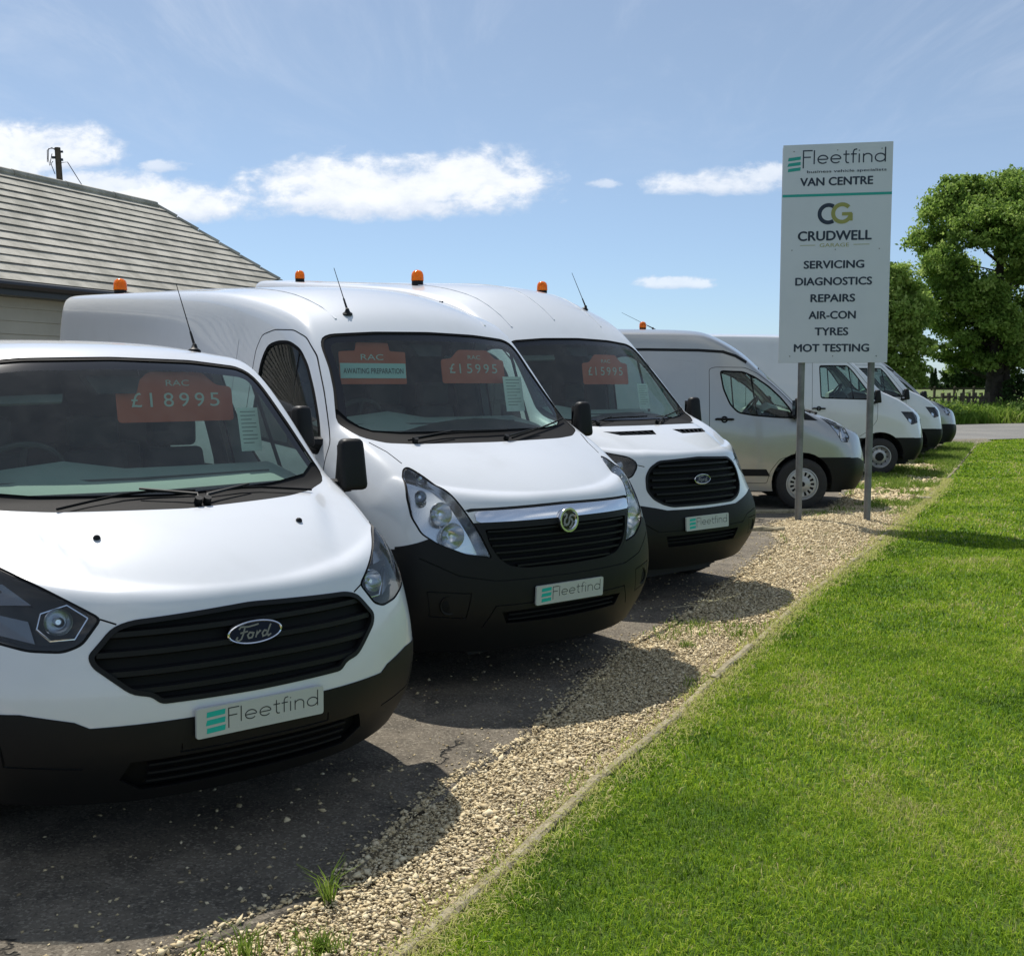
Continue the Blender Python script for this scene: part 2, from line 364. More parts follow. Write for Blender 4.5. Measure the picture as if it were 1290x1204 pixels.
CRAFTER = dict(W=1.02, belt=1.3, zsR=2.6,
    rows0=[.28,.48,.68,.88,1.05,1.24], rowsR=[.28,.6,1.0,1.45,1.95,2.6],
    fX=[-.12,-.01,0,-.02,-.04,-.12], cX=[-.38,-.29,-.29,-.33,-.38,-.45], cY=[.90,.955,.965,.95,.92,.86], cZ=[.30,.50,.70,.90,1.09,1.29],
    stations=[(-.12,1.24,-.45,.86,1.29,-.5,3),(-.40,1.40,-.68,.9,1.44,-.75,3),(-.72,1.51,-.95,.92,1.56,-1.05,2.5),(-.84,1.58,-1.05,.92,1.63,-1.25,2.5),
      (-1.18,1.92,-1.3,.88,1.90,-1.45,3),(-1.5,2.22,-1.6,.85,2.17,-1.75,3),(-1.75,2.42,-1.85,.85,2.36,-1.95,3),(-2.1,2.6,-2.2,.87,2.48,-2.2,3),
      (-2.6,2.7,-2.65,.89,2.58,-2.7,4),(-5.8,2.72,-5.8,.9,2.6,-5.8,4),(-6.0,2.64,-6.0,.88,2.52,-6.0,3)])
# ------------------------------------------------------------------ stroke lettering
def arc(cx, cy, r, a0, a1, n=14, ry=None):
    return [(cx + r * math.cos(R(a0 + (a1 - a0) * i / n)), cy + (ry or r) * math.sin(R(a0 + (a1 - a0) * i / n))) for i in range(n + 1)]
GL = {  # thin geometric lower-case letters: strokes, advance
 'F': ([[(.08, -.28), (.08, 1.0), (.62, 1.0)], [(.08, .52), (.52, .52)]], .66),
 'l': ([[(.06, 0), (.06, 1.02)]], .24),
 'e': ([[(.06, .33), (.60, .33)] , arc(.33, .33, .29, 0, 318, 22)], .76),
 't': ([[(.16, .92), (.16, .14), (.22, .03), (.34, .02)], [(.0, .64), (.36, .64)]], .46),
 'f': ([[(.12, 0), (.12, .80), (.18, .96), (.34, 1.0)], [(-.02, .64), (.32, .64)]], .40),
 'i': ([[(.07, 0), (.07, .66)], [(.07, .86), (.07, .93)]], .26),
 'n': ([[(.06, 0), (.06, .66)], [(.06, .40)] + arc(.30, .40, .24, 180, 0, 12) + [(.54, 0)]], .70),
 'd': ([arc(.33, .33, .29, 0, 360, 24), [(.62, 0), (.62, 1.08)]], .74)}
def ribbon(mb, pts, w, xf, mi=0, z=0):
    P = [Vector((p[0], p[1])) for p in pts]; k = len(P); L = []
    for i in range(k):
        d = (P[min(i + 1, k - 1)] - P[max(i - 1, 0)])
        if 0 < i < k - 1:
            d1 = (P[i] - P[i - 1]).normalized(); d2 = (P[i + 1] - P[i]).normalized(); d = (d1 + d2)
            if d.length < 1e-4: d = d2
            d = d.normalized(); c = max(.5, d.dot(d2))
        else: d = d.normalized(); c = 1
        nrm = Vector((-d.y, d.x)) * (w / 2 / c)
        q = P[i].copy()
        if i == 0: q -= d * w * .0
        L.append((q + nrm, q - nrm))
    vs = []
    for a, b_ in L: vs += [xf(a.x, a.y, z), xf(b_.x, b_.y, z)]
    mb.add(vs, [(2 * i, 2 * i + 1, 2 * i + 3, 2 * i + 2) for i in range(k - 1)], mi)
def fleet(mb, xf, x0, y0, wid, hgt, sw, mi=0):      # the thin word, drawn as strokes
    word = 'Fleetfind'; adv = sum(GL[c][1] for c in word); sx = wid / adv; sy = hgt; x = x0
    for c in word:
        for s in GL[c][0]:
            ribbon(mb, [(x + p[0] * sx, y0 + p[1] * sy) for p in s], sw, xf, mi)
        x += GL[c][1] * sx
_tc = {}
def text_mesh(body, bold=0.0, extrude=0):
    key = (body, bold)
    if key in _tc: return _tc[key]
    cu = bpy.data.curves.new('t', 'FONT'); cu.body = body; cu.size = 1; cu.offset = bold; cu.align_x = 'LEFT'; cu.resolution_u = 4
    ob = bpy.data.objects.new('t', cu); C.objects.link(ob); bpy.context.view_layer.update()
    me = ob.evaluated_get(bpy.context.evaluated_depsgraph_get()).to_mesh()
    vs = [v.co.copy() for v in me.vertices]; fs = [tuple(p.vertices) for p in me.polygons]
    bpy.data.objects.remove(ob); bpy.data.curves.remove(cu)
    x0 = min(v.x for v in vs); x1 = max(v.x for v in vs); y0 = min(v.y for v in vs); y1 = max(v.y for v in vs)
    _tc[key] = (vs, fs, x0, x1, y0, y1); return _tc[key]
def text_in(mb, body, box, xf, bold=0, mi=0, z=0):  # fit text into box (x0, y0, x1, y1)
    vs, fs, x0, x1, y0, y1 = text_mesh(body, 0)
    X0, Y0, X1, Y1 = box; sh = [(0, 0)] if not bold else [(0, 0), (-1, 0), (1, 0), (0, -.7), (0, .7)]
    for q, (a, b_) in enumerate(sh):
        hx = bold * (X1 - X0) / (x1 - x0); hy = bold * (Y1 - Y0) / (y1 - y0)
        mb.add([xf(X0 + (p.x - x0) / (x1 - x0) * (X1 - X0) + a * hx, Y0 + (p.y - y0) / (y1 - y0) * (Y1 - Y0) + b_ * hy, z + q * .0003) for p in vs], fs, mi)
# ------------------------------------------------------------------ the van kit: smooth skin, cut along drawn outlines into separate panels
def offset_poly(P, d):          # CCW polygon, inset by d
    k = len(P); out = []
    for i in range(k):
        a, b_, c = Vector(P[i - 1]), Vector(P[i]), Vector(P[(i + 1) % k])
        d1 = (b_ - a).normalized(); d2 = (c - b_).normalized(); n1_ = Vector((-d1.y, d1.x)); n2_ = Vector((-d2.y, d2.x))
        n_ = (n1_ + n2_); 
        if n_.length < 1e-5: n_ = n1_
        n_ = n_.normalized(); cc = max(.45, n_.dot(n1_)); out.append(tuple(b_ + n_ * (d / cc)))
    return out
def ccw(P):
    s = sum(P[i - 1][0] * P[i][1] - P[i][0] * P[i - 1][1] for i in range(len(P))); return P if s > 0 else P[::-1]
def rounded(P, r, n=4):
    P = ccw(list(P)); k = len(P); out = []
    for i in range(k):
        a, b_, c = Vector(P[i - 1]), Vector(P[i]), Vector(P[(i + 1) % k]); q = min(r, (a - b_).length * .45, (c - b_).length * .45)
        p0 = b_ + (a - b_).normalized() * q; p2 = b_ + (c - b_).normalized() * q
        for j in range(n + 1):
            t_ = j / n; out.append(tuple(p0 * (1 - t_) ** 2 + b_ * 2 * t_ * (1 - t_) + p2 * t_ * t_))
    return out
def convex(P):
    k = len(P)
    for i in range(k):
        a, b_, c = P[i - 1], P[i], P[(i + 1) % k]
        if (b_[0] - a[0]) * (c[1] - b_[1]) - (b_[1] - a[1]) * (c[0] - b_[0]) < -1e-9: return False
    return True
def mirrory(P): return [(-a, b_) for a, b_ in P]
class Skin:
    EMB = {'F': (1, 2), 'R': (0, 2), 'L': (0, 2), 'T': (0, 1)}
    def __init__(s, spec, level=3):
        s.bm = smooth_body(spec, level); s.bm.normal_update()
        s.ov = [v.co.copy() for v in s.bm.verts]; s.on = [v.normal.copy() for v in s.bm.verts]
        s.op = [tuple(v.index for v in f.verts) for f in s.bm.faces]
        s.bv = BVHTree.FromPolygons(s.ov, s.op)
        s.reg = s.bm.faces.layers.int.new('reg')
    def normal(s, p):
        h = s.bv.find_nearest(p)
        if h[0] is None: return Vector((0, 0, 1))
        f = s.op[h[2]]; wts = poly_3d_calc([s.ov[i] for i in f], h[0]); n_ = Vector((0, 0, 0))
        for i, w_ in zip(f, wts): n_ += s.on[i] * w_
        return n_.normalized()
    def front(s, y, z, off=0):
        h = s.bv.ray_cast(Vector((2, y, z)), Vector((-1, 0, 0)))
        if h[0] is None: return None
        return h[0] + s.normal(h[0]) * off
    def top(s, x, y, off=0):
        h = s.bv.ray_cast(Vector((x, y, 5)), Vector((0, 0, -1)))
        return None if h[0] is None else h[0] + s.normal(h[0]) * off
    def side(s, x, z, sg, off=0):
        h = s.bv.ray_cast(Vector((x, sg * 3, z)), Vector((0, -sg, 0)))
        return None if h[0] is None else h[0] + s.normal(h[0]) * off
    def test(s, view):
        if view == 'F': return lambda f, c: f.normal.x > .03 and c.x > -2.6
        if view == 'R': return lambda f, c: f.normal.y < -.12 and c.y < -.25
        if view == 'L': return lambda f, c: f.normal.y > .12 and c.y > .25
        return lambda f, c: f.normal.z > .1
    def cut(s, P, view, reg, over=(0,), extra=None):
        P = ccw([tuple(p) for p in P])
        polys = [P]
        if not convex(P):
            tr = mgeo.tessellate_polygon([[Vector((a, b_, 0)) for a, b_ in P]])
            polys = [ccw([P[i] for i in t_]) for t_ in tr]
        A, B = s.EMB[view]; ok = s.test(view); out = []
        for Q in polys:
            lo0 = min(q[0] for q in Q); hi0 = max(q[0] for q in Q); lo1 = min(q[1] for q in Q); hi1 = max(q[1] for q in Q)
            cur = []
            for f in s.bm.faces:
                if f[s.reg] not in over: continue
                c = f.calc_center_median()
                if not ok(f, c): continue
                if extra and not extra(c): continue
                a_ = [v.co[A] for v in f.verts]
                if max(a_) < lo0 or min(a_) > hi0: continue
                b_ = [v.co[B] for v in f.verts]
                if max(b_) < lo1 or min(b_) > hi1: continue
                cur.append(f)
            k = len(Q)
            for i in range(k):
                if not cur: break
                a, b_ = Q[i], Q[(i + 1) % k]; d = (b_[0] - a[0], b_[1] - a[1]); L = math.hypot(*d)
                if L < 1e-6: continue
                no = Vector((0, 0, 0)); no[A] = -d[1] / L; no[B] = d[0] / L
                co = Vector((0, 0, 0)); co[A] = a[0]; co[B] = a[1]
                cur = s.split(cur, co, no)
            for f in cur: f[s.reg] = reg
            out += cur
        return out
    def split(s, cur, co, no, eps=2e-5):
        dist = {}
        def D(v_):
            r_ = dist.get(v_)
            if r_ is None:
                r_ = (v_.co - co).dot(no)
                if abs(r_) < eps: r_ = 0.0
                dist[v_] = r_
            return r_
        inside = []
        for f in cur:
            vs = f.verts; lo = hi = 0
            for v_ in vs:
                d_ = D(v_)
                if d_ > 0: hi = 1
                elif d_ < 0: lo = 1
            if not lo:
                if hi: inside.append(f)
                continue
            if not hi: continue
            for e_ in list(f.edges):
                a, b_ = e_.verts; da, db = D(a), D(b_)
                if da * db < 0:
                    _, nv = bmesh.utils.edge_split(e_, a, da / (da - db)); dist[nv] = 0.0
            zs = [l_ for l_ in f.loops if D(l_.vert) == 0.0]; done = False
            for i in range(len(zs)):
                for j in range(i + 1, len(zs)):
                    a, b_ = zs[i], zs[j]
                    # signs met going from a to b, and from b to a
                    def run(p, q):
                        l_ = p.link_loop_next; s_ = set()
                        while l_ != q: s_.add(D(l_.vert) > 0) if D(l_.vert) != 0 else None; l_ = l_.link_loop_next
                        return s_
                    r1, r2 = run(a, b_), run(b_, a)
                    if len(r1) == 1 and len(r2) == 1 and r1 != r2:
                        nf = bmesh.utils.face_split(f, a.vert, b_.vert)
                        if nf and nf[0]:
                            for g in (f, nf[0]):
                                g.normal_update()
                                if any(D(v_) > 0 for v_ in g.verts): inside.append(g)
                            done = True
                        break
                if done: break
            if not done and (f.calc_center_median() - co).dot(no) > 0: inside.append(f)
        return inside
    def plane(s, co, no):
        bmesh.ops.bisect_plane(s.bm, geom=s.bm.faces[:] + s.bm.edges[:] + s.bm.verts[:], dist=1e-5, plane_co=co, plane_no=no)
    def ring(s, P, view, d, reg, inner, over=(0,), extra=None):
        P = ccw(list(P)); s.cut(P, view, reg, over, extra); s.cut(offset_poly(P, d), view, inner, (reg,), extra)
    def strip(s, pts, view, wd, reg, over=(0,), extra=None):
        for a, b_ in zip(pts[:-1], pts[1:]):
            a, b_ = Vector(a), Vector(b_); d = (b_ - a).normalized(); n_ = Vector((-d.y, d.x)) * wd / 2; e = d * wd * .3
            s.cut([tuple(a - n_ - e), tuple(b_ - n_ + e), tuple(b_ + n_ + e), tuple(a + n_ - e)], view, reg, over, extra)
    def part(s, regs, name, mats, parent, push=0.0, wall=False, wallmat=0, dirn=None, mats_i=0, cond=None):
        regs = regs if isinstance(regs, (tuple, list, set)) else (regs,)
        fs = [f for f in s.bm.faces if f[s.reg] in regs and (cond is None or cond(f.calc_center_median()))]
        if not fs: return None
        idx = {}; vs = []; ns = []; nm = {}
        for f in fs:
            for v_ in f.verts:
                if v_ not in idx:
                    n_ = s.normal(v_.co); nm[v_] = n_; idx[v_] = len(vs)
                    vs.append(v_.co - (dirn if dirn else n_) * push if push else v_.co.copy()); ns.append(n_)
        faces = [tuple(idx[v_] for v_ in f.verts) for f in fs]; mi = [mats_i] * len(faces); sm = [True] * len(faces)
        if wall:
            fset = set(fs)
            for f in fs:
                for lp in f.loops:
                    e = lp.edge
                    if sum(1 for g in e.link_faces if g in fset) == 1:
                        a, b_ = lp.vert, lp.link_loop_next.vert
                        k = len(vs); vs += [a.co + nm[a] * .0004, b_.co + nm[b_] * .0004]; ns += [nm[a], nm[b_]]
                        ia, ib = len(vs), len(vs) + 1; vs += [vs[idx[a]].copy(), vs[idx[b_]].copy()]; ns += [nm[a], nm[b_]]
                        faces.append((k, k + 1, ib, ia)); mi.append(wallmat); sm.append(False)
        me = mesh_from(vs, faces, name)
        me.polygons.foreach_set('use_smooth', sm)
        o = link(name, me, mats, parent)
        me.polygons.foreach_set('material_index', mi)
        loopn = []
        for p in me.polygons:
            if sm[p.index]:
                for vi in p.vertices: loopn.append(ns[vi])
            else:
                for vi in p.vertices: loopn.append(p.normal)
        me.normals_split_custom_set([tuple(q) for q in loopn])
        return o
REG = dict(body=0, bumper=1, hl=2, hlrim=3, grille=4, grimm=5, glass=6, frit=7, seam=8, doorR=9, doorL=10, winR=11, winL=12, wseal=13, chrome=14, bonnet=15, cowl=16, hlL=17, vent=18, arch=19, trim=20, quarter=21, lowgr=22, swin=23, dseal=25)
def sweep(mb, pts, nrm, w_, h_, mi=0):     # bar following pts; w_ across (up), h_ out along the surface normal
    k = len(pts); vs = []
    for i in range(k):
        d = (pts[min(i + 1, k - 1)] - pts[max(i - 1, 0)]).normalized(); n_ = nrm[i]; u_ = n_.cross(d).normalized()
        p = pts[i]; vs += [p - u_ * w_ / 2 - n_ * h_ / 2, p - u_ * w_ / 2 * .55 + n_ * h_ / 2, p + u_ * w_ / 2 * .55 + n_ * h_ / 2, p + u_ * w_ / 2 - n_ * h_ / 2]
    fs = [(4 * i + q, 4 * i + (q + 1) % 4, 4 * i + 4 + (q + 1) % 4, 4 * i + 4 + q) for i in range(k - 1) for q in range(4)] + [(3, 2, 1, 0), tuple(4 * (k - 1) + q for q in range(4))]
    mb.add(vs, fs, mi)
def lerp(a, b_, t_): return a + (b_ - a) * t_
_wheel = {}
def wheel(kind, parent, x, sg, track, r=.345):
    e = empty('wheel', (x, sg * track, r), 0, parent); e.rotation_euler = (0, 0, 0 if sg > 0 else math.pi)
    if kind not in _wheel:
        tw = .108; rr = .205
        t_ = MB(); prof = [(-tw, rr + .005), (-tw - .006, rr + .05), (-tw + .004, r - .03), (-tw + .02, r - .006), (-.045, r), (-.042, r - .009), (-.032, r - .009), (-.030, r), (-.004, r), (-.003, r - .009), (.006, r - .009), (.007, r),
                (.034, r), (.036, r - .009), (.045, r - .009), (.048, r), (tw - .02, r - .006), (tw - .004, r - .03), (tw + .006, rr + .05), (tw + .004, rr + .025), (tw, rr + .005)]
        t_.lathe(prof, (0, 0, 0), (0, 1, 0), 48)
        rm = MB(); rm.lathe([(-tw, rr + .008), (-tw + .03, rr - .02), (tw - .05, rr - .03), (tw - .014, rr - .010), (tw + .004, rr + .008), (tw + .006, rr - .004), (tw - .010, rr - .016)], (0, 0, 0), (0, 1, 0), 48, mi=0)
        if kind == 'cap':       # wheel trim with a ring of slots
            n_ = 15; yy = tw - .012
            rm.lathe([(yy + .004, rr - .014), (yy + .010, rr - .03), (yy + .010, rr - .045)], (0, 0, 0), (0, 1, 0), 60)
            rm.lathe([(yy + .012, rr - .095), (yy + .022, rr - .13), (yy + .026, .035), (yy + .020, .03)], (0, 0, 0), (0, 1, 0), 60)
            rm.lathe([(yy + .024, .034), (yy + .030, .028), (yy + .030, .001)], (0, 0, 0), (0, 1, 0), 24, mi=1)
            rm.lathe([(yy - .03, rr - .02), (yy - .03, .02)], (0, 0, 0), (0, 1, 0), 30, mi=1)
            for q in range(n_):
                a = 2 * math.pi * q / n_
                for (r0, r1, hw0, hw1) in ((rr - .098, rr - .040, .011, .017),):
                    cs = [(r0, -hw0), (r1, -hw1), (r1, hw1), (r0, hw0)]
                    P_ = [Vector((math.cos(a) * c0 - math.sin(a) * c1, 0, math.sin(a) * c0 + math.cos(a) * c1)) for c0, c1 in cs]
                    rm.hexa([p + Vector((0, yy - .004, 0)) for p in P_], [p + Vector((0, yy + .012, 0)) for p in P_])
        else:                   # pressed steel wheel
            yy = tw - .045
            rm.lathe([(yy + .02, rr - .018), (yy - .01, rr - .045), (yy + .006, rr - .065), (yy + .02, rr - .085), (yy + .022, .085), (yy + .04, .075)], (0, 0, 0), (0, 1, 0), 48)
            rm.lathe([(yy + .034, .082), (yy + .055, .07), (yy + .058, .001)], (0, 0, 0), (0, 1, 0), 32, mi=1)
            for q in range(10):
                a = 2 * math.pi * q / 10; c_ = Vector((math.cos(a) * (rr - .058), yy + .0065, math.sin(a) * (rr - .058)))
                rm.lathe([(-.004, .013), (.006, .013), (.006, .001)], c_, (0, 1, 0), 10, mi=1)
        to = t_.build('tyre', M['tyre'], e, True); ro = rm.build('rim', [M['steel'], M['plastic']], e, True)
        _wheel[kind] = (to.data, ro.data)
    else:
        for nm_, me in zip(('tyre', 'rim'), _wheel[kind]):
            o_ = bpy.data.objects.new(nm_, me); C.objects.link(o_); o_.parent = e
    return e
def subsurf_box(name, pts, mat, parent, lev=2, faces=None):
    me = mesh_from(pts, faces or [(0,3,2,1),(4,5,6,7),(0,1,5,4),(1,2,6,5),(2,3,7,6),(3,0,4,7)]); ob = bpy.data.objects.new('tmp', me); C.objects.link(ob)
    md = ob.modifiers.new('b', 'BEVEL'); md.width = min(.03, .3 * min((Vector(pts[i]) - Vector(pts[j])).length for i, j in ((0, 1), (1, 2), (0, 4)))); md.segments = 3; md.limit_method = 'NONE'
    bpy.context.view_layer.update(); ev = ob.evaluated_get(bpy.context.evaluated_depsgraph_get()).to_mesh()
    vs = [v.co.copy() for v in ev.vertices]; fs = [tuple(p.vertices) for p in ev.polygons]; bpy.data.objects.remove(ob)
    return link(name, mesh_from(vs, fs, name), mat, parent, True)
def boxpts(c, d, top=None, rot=None):       # top: scale of the top face
    x, y, z = d[0] / 2, d[1] / 2, d[2] / 2; tx, ty = top or (1, 1); P_ = [(-x,-y,-z),(x,-y,-z),(x,y,-z),(-x,y,-z),(-x*tx,-y*ty,z),(x*tx,-y*ty,z),(x*tx,y*ty,z),(-x*tx,y*ty,z)]
    return [ (rot @ Vector(p) if rot else Vector(p)) + Vector(c) for p in P_]
def sym(half):                  # outline given by its y >= 0 half, bottom centre to top centre
    h = list(half); return h + [(-a, b_) for a, b_ in h[::-1] if a > 1e-6]
WG_CUSTOM = [(-2.10,1.84),(-1.78,1.83),(-1.62,1.76),(-1.44,1.64),(-1.28,1.49),(-1.16,1.34),(-1.10,1.20),(-1.36,1.21),(-1.65,1.235),(-1.86,1.27),(-1.97,1.38),(-2.06,1.59)]
DOOR_CUSTOM = [(-2.24,1.86),(-2.16,1.885),(-1.76,1.88),(-1.58,1.80),(-1.38,1.65),(-1.22,1.50),(-1.08,1.34),(-1.045,1.2),(-1.06,.9),(-1.10,.72),(-1.30,.66),(-1.42,.50),(-1.46,.34),(-2.24,.34)]
WG_BIG = [(-2.02,1.40),(-2.03,1.90),(-1.98,2.01),(-1.86,2.035),(-1.72,2.03),(-1.58,1.975),(-1.46,1.87),(-1.33,1.71),(-1.20,1.53),(-1.11,1.38),(-1.12,1.33)]
DOOR_BIG = [(-2.11,.42),(-2.12,1.98),(-2.07,2.08),(-1.92,2.11),(-1.70,2.10),(-1.56,2.05),(-1.42,1.93),(-1.26,1.72),(-1.12,1.52),(-1.03,1.40),(-1.02,1.0),(-1.10,.84),(-1.36,.60),(-1.42,.42)]
WG_CR = [(-2.14,1.46),(-2.17,2.09),(-1.62,2.09),(-1.50,1.96),(-1.36,1.77),(-1.22,1.58),(-1.13,1.43)]
DOOR_CR = [(-2.30,.42),(-2.30,2.16),(-1.62,2.15),(-1.48,2.02),(-1.30,1.80),(-1.14,1.60),(-1.06,1.46),(-1.07,1.05),(-1.20,.86),(-1.42,.72),(-1.5,.42)]
